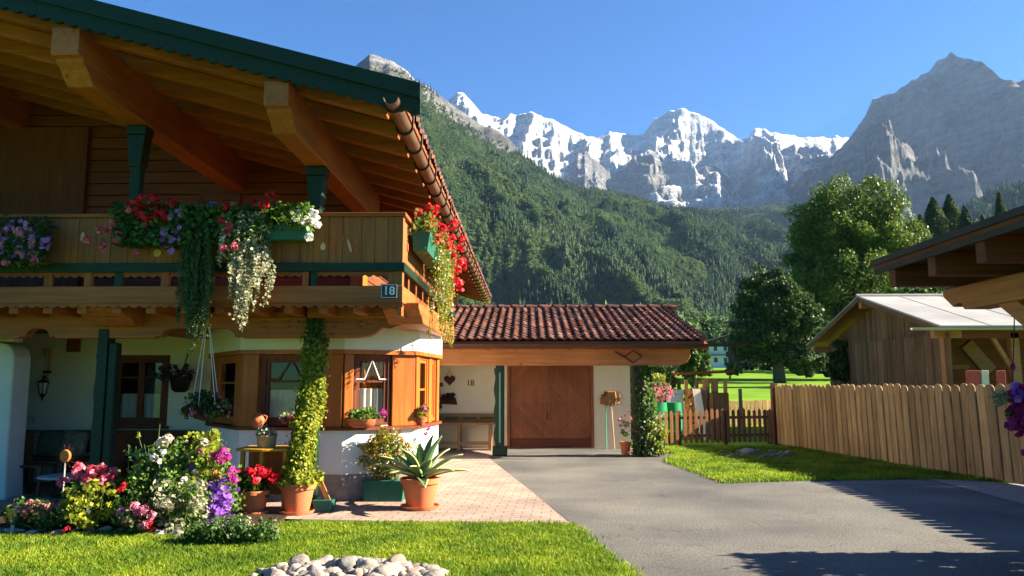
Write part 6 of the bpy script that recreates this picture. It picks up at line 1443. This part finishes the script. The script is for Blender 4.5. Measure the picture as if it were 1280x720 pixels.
discs('violet_blossoms', MATS['petal_purple'], o, bpx([(random.gauss(266, 13), random.gauss(630, 12)) for _ in range(200)], g.y - .22), A(0, -1, .4), .036)
o, g = bush('sedum_clump', 'dusty pink flower heads at the left end of the bed', 52, 662, .36, .42, MATS['leaf_geranium'], .045, 30, 30, .1)
umbels('dusty_blossoms', MATS['rust_pink'] if 'rust_pink' in MATS else leafmat('rust_pink', [(.34, .10, .09), (.45, .17, .14), (.5, .26, .2)], .2), o, bpx([(random.uniform(24, 90), random.uniform(628, 645)) for _ in range(34)], g.y - .1), .045, 16)
umbels('red_bloom', MATS['petal_red'], o, bpx([(81, 663), (84, 661)], g.y - .3), .03, 10)
o, g = bush('leafy_plant', 'pale green leafy plant in the middle front of the bed', 110, 664, .55, .25, MATS['leaf_lime'], .06, 24, 28, .09)
o, g = bush('leafy_plant', 'white flecked green plant between the rose bushes', 222, 664, .62, .3, MATS['leaf_silver'], .05, 26, 30, .1)
mound(o, (g.x, g.y + .1, .3), (.32, .2, .3), MATS['leaf_fresh'], 24, 30, .1, .05, .8, 'green_leaves')
o, g = bush('leafy_plant', 'dark green filler plant behind the salmon geraniums', 150, 650, .5, .4, MATS['leaf_dark'], .055, 30, 30, .12)
o, g = bush('boxwood', 'low dark green cushion shrub spreading over the lawn edge', 292, 676, .24, .52, MATS['leaf_geranium'], .036, 60, 60, .10, ry=.22, lo=.05)
mound(o, (g.x, g.y, .18), (.5, .2, .09), MATS['leaf_silver'], 16, 14, .08, .03, .8, 'flecked_leaves')
# edging stones
for i in range(13):
    px = 2 + i * 18 + random.uniform(-4, 4); g = G(px, 668 + random.uniform(-2, 2)); stone((g.x, g.y, .02), random.uniform(.05, .09), MATS['stone_pale'] if i % 3 else MATS['stone_grey'], 'flat stone edging the flower bed along the lawn', 'edging stones of the flower bed', (1.4, .9, .5))
for px, py, r in ((210, 668, .09), (222, 672, .07), (198, 672, .06), (224, 659, .1)): g = G(px, py); stone((g.x, g.y, .03), r, MATS['stone_pale'], 'cream stone at the tip of the flower bed', 'edging stones of the flower bed', (1.5, .9, .5))
# sun ornament on a stake
q = P(82, 570, Y=8.95); o = thing('sun_ornament', 'rusty orange sun disc on a thin stake in the flower bed', 'garden ornament', (q.x, 8.95, .03))
mat('rust_orange', (.55, .19, .04), (.40, .12, .025), 14, rough=.7, bump=.3)
MB().tube([(q.x, 8.95, .0), (q.x, 8.95, q.z - .07)], .010, 6).build('stake', MATS['tin_roof'], o)
bb = (Vector((q.x, 8.95, q.z)), Vector((1, 0, 0)), Vector((0, 1, 0)), Vector((0, 0, 1)))
ds = MB(bb).prism([(.062 * math.cos(a_), .075 * math.sin(a_)) for a_ in np.linspace(0, 6.283, 24, False)], -.02, .02).build('disc', MATS['rust_orange'], o, bevel=.012)
mb = MB(bb)
for k in range(26): a_ = k * 6.283 / 26; r2 = .14 if k % 2 else .115; mb.tube([(.06 * math.cos(a_), 0, .072 * math.sin(a_)), (r2 * math.cos(a_ + .1), 0, r2 * math.sin(a_ + .1))], [.005, .002], 4)
mb.build('rays', MATS['rust_brown'], o)
mb = MB(bb); mb.tube([(-.03, -.021, -.02), (-.015, -.023, -.032), (.015, -.023, -.032), (.03, -.021, -.02)], .004, 4).box(-.03, -.015, -.026, -.021, .015, .022).box(.015, .03, -.026, -.021, .015, .022).build('face', MATS['rust_brown'], ds)
g = G(15, 670); o = thing('solar_light', 'small glass cup shaped garden light at the lawn edge', 'garden light', (g.x, g.y, 0))
glassmat('clear_glass', (.93, .95, .95), .3)
MB().lathe([(.012, .1), (.02, .12), (.06, .18), (.075, .25), (.078, .30), (.07, .30), (.055, .2)], (g.x, g.y, 0), 20).build('glass_cup', MATS['clear_glass'], o, smooth=True)
MB().lathe([(.008, 0), (.016, .05), (.02, .1), (.012, .118)], (g.x, g.y, 0), 12).build('spike', MATS['tin_roof'], o, smooth=True)
MB().lathe([(.03, .29), (.045, .30), (.045, .315), (.01, .325)], (g.x, g.y, 0), 16).build('lamp_head', MATS['dark_metal'], o, smooth=True)
# ---- garage right post: climber, small pot, and the purple basket at the right edge
xq = xp; o = thing('climbing_plant', 'leafy climber with small flowers growing up the right garage post', 'climber', (xq + .1, YGP - .1, 0))
n = 2600; t_ = rng.random(n) ** 1.4; a_ = rng.uniform(0, 6.283, n); rr = .18 + .22 * (1 - t_) * rng.random(n); p = np.stack([xq + .08 + rr * np.cos(a_) + .12 * (1 - t_), YGP - .02 + rr * np.sin(a_) * .8, .05 + 2.0 * t_], 1)
foliage('foliage', MATS['leaf_trail'], o, p[: n // 2], (0, -.6, .5), .08, .8); foliage('sunlit_leaves', MATS['leaf_fresh'], o, p[n // 2:], (.5, -.5, .5), .08, .8)
mound(o, (xq + .36, YGP - .15, .45), (.26, .2, .42), MATS['leaf_lime'], 26, 26, .1, .07, .8, 'low_leaves')
mb = MB(); mb.tube([(xq + .1, YGP - .12, 0), (xq + .14, YGP - .13, 1.0), (xq + .05, YGP - .13, 2.0)], .012, 5).build('stem', MATS['bark'], o)
umbels('blossoms', MATS['petal_white'], o, A(*[(xq + random.uniform(.0, .5), YGP - .3, random.uniform(.1, 1.0)) for _ in range(14)]), .03, 8)
g = P(782, 561, Y=18.3); o = thing('small_flower_pot', 'small terracotta pot with a tall pink flower beside the dark garage post', 'potted plant', (g.x, 18.3, 0)); pot(o, g.x, 18.3, 0, .13, .3, MATS['terracotta'], False)
mound(o, (g.x, 18.3, .6), (.12, .1, .28), MATS['leaf_geranium'], 10, 20, .07, .05); umbels('pink_blossoms', MATS['petal_pink'], o, heads((g.x, 18.25, .75), (.14, .1, .3), 16, .7, -.8), .045, 12)
q = P(1268, 510, Y=5.6); o = thing('hanging_basket', 'hanging basket of dark magenta flowers at the right edge in front of the fence', 'hanging basket', (q.x, 5.6, q.z), 'hanging baskets')
leafmat('petal_wine', [(.18, .004, .07), (.28, .008, .12), (.36, .02, .20)], .3)
mound(o, (q.x + .06, 5.6, q.z), (.12, .12, .14), MATS['leaf_dark'], 18, 30, .05, .03); mound(o, (q.x - .1, 5.58, q.z + .07), (.07, .06, .05), MATS['leaf_silver'], 14, 26, .03, .022, .8, 'pale_leaves')
discs('wine_blossoms', MATS['petal_wine'], o, np.concatenate([A(q.x + .03, 5.55, q.z - .03) + rng.normal(0, 1, (70, 3)) * A(.05, .05, .09), A((q.x - .11, 5.5, q.z - .12), (q.x - .095, 5.5, q.z - .11), (q.x - .08, 5.5, q.z - .125))]), A(-.2, -1, .2), .032)
discs('violet_blossoms', MATS['petal_purple'], o, A(q.x, 5.55, q.z + .14) + rng.normal(0, .03, (14, 3)), A(-.2, -1, .2), .025)
MB().lathe([(.05, -.16), (.10, -.1), (.13, 0), (.12, 0)], (q.x + .08, 5.6, q.z - .02), 16).build('bowl', MATS['dark_metal'], o, smooth=True)
mb = MB()
for dx in (-.1, .1): mb.tube([(q.x + .08 + dx, 5.6, q.z - .02), (q.x + .08, 5.6, CZ - .16)], .004, 4)
mb.build('cords', MATS['dark_metal'], o)
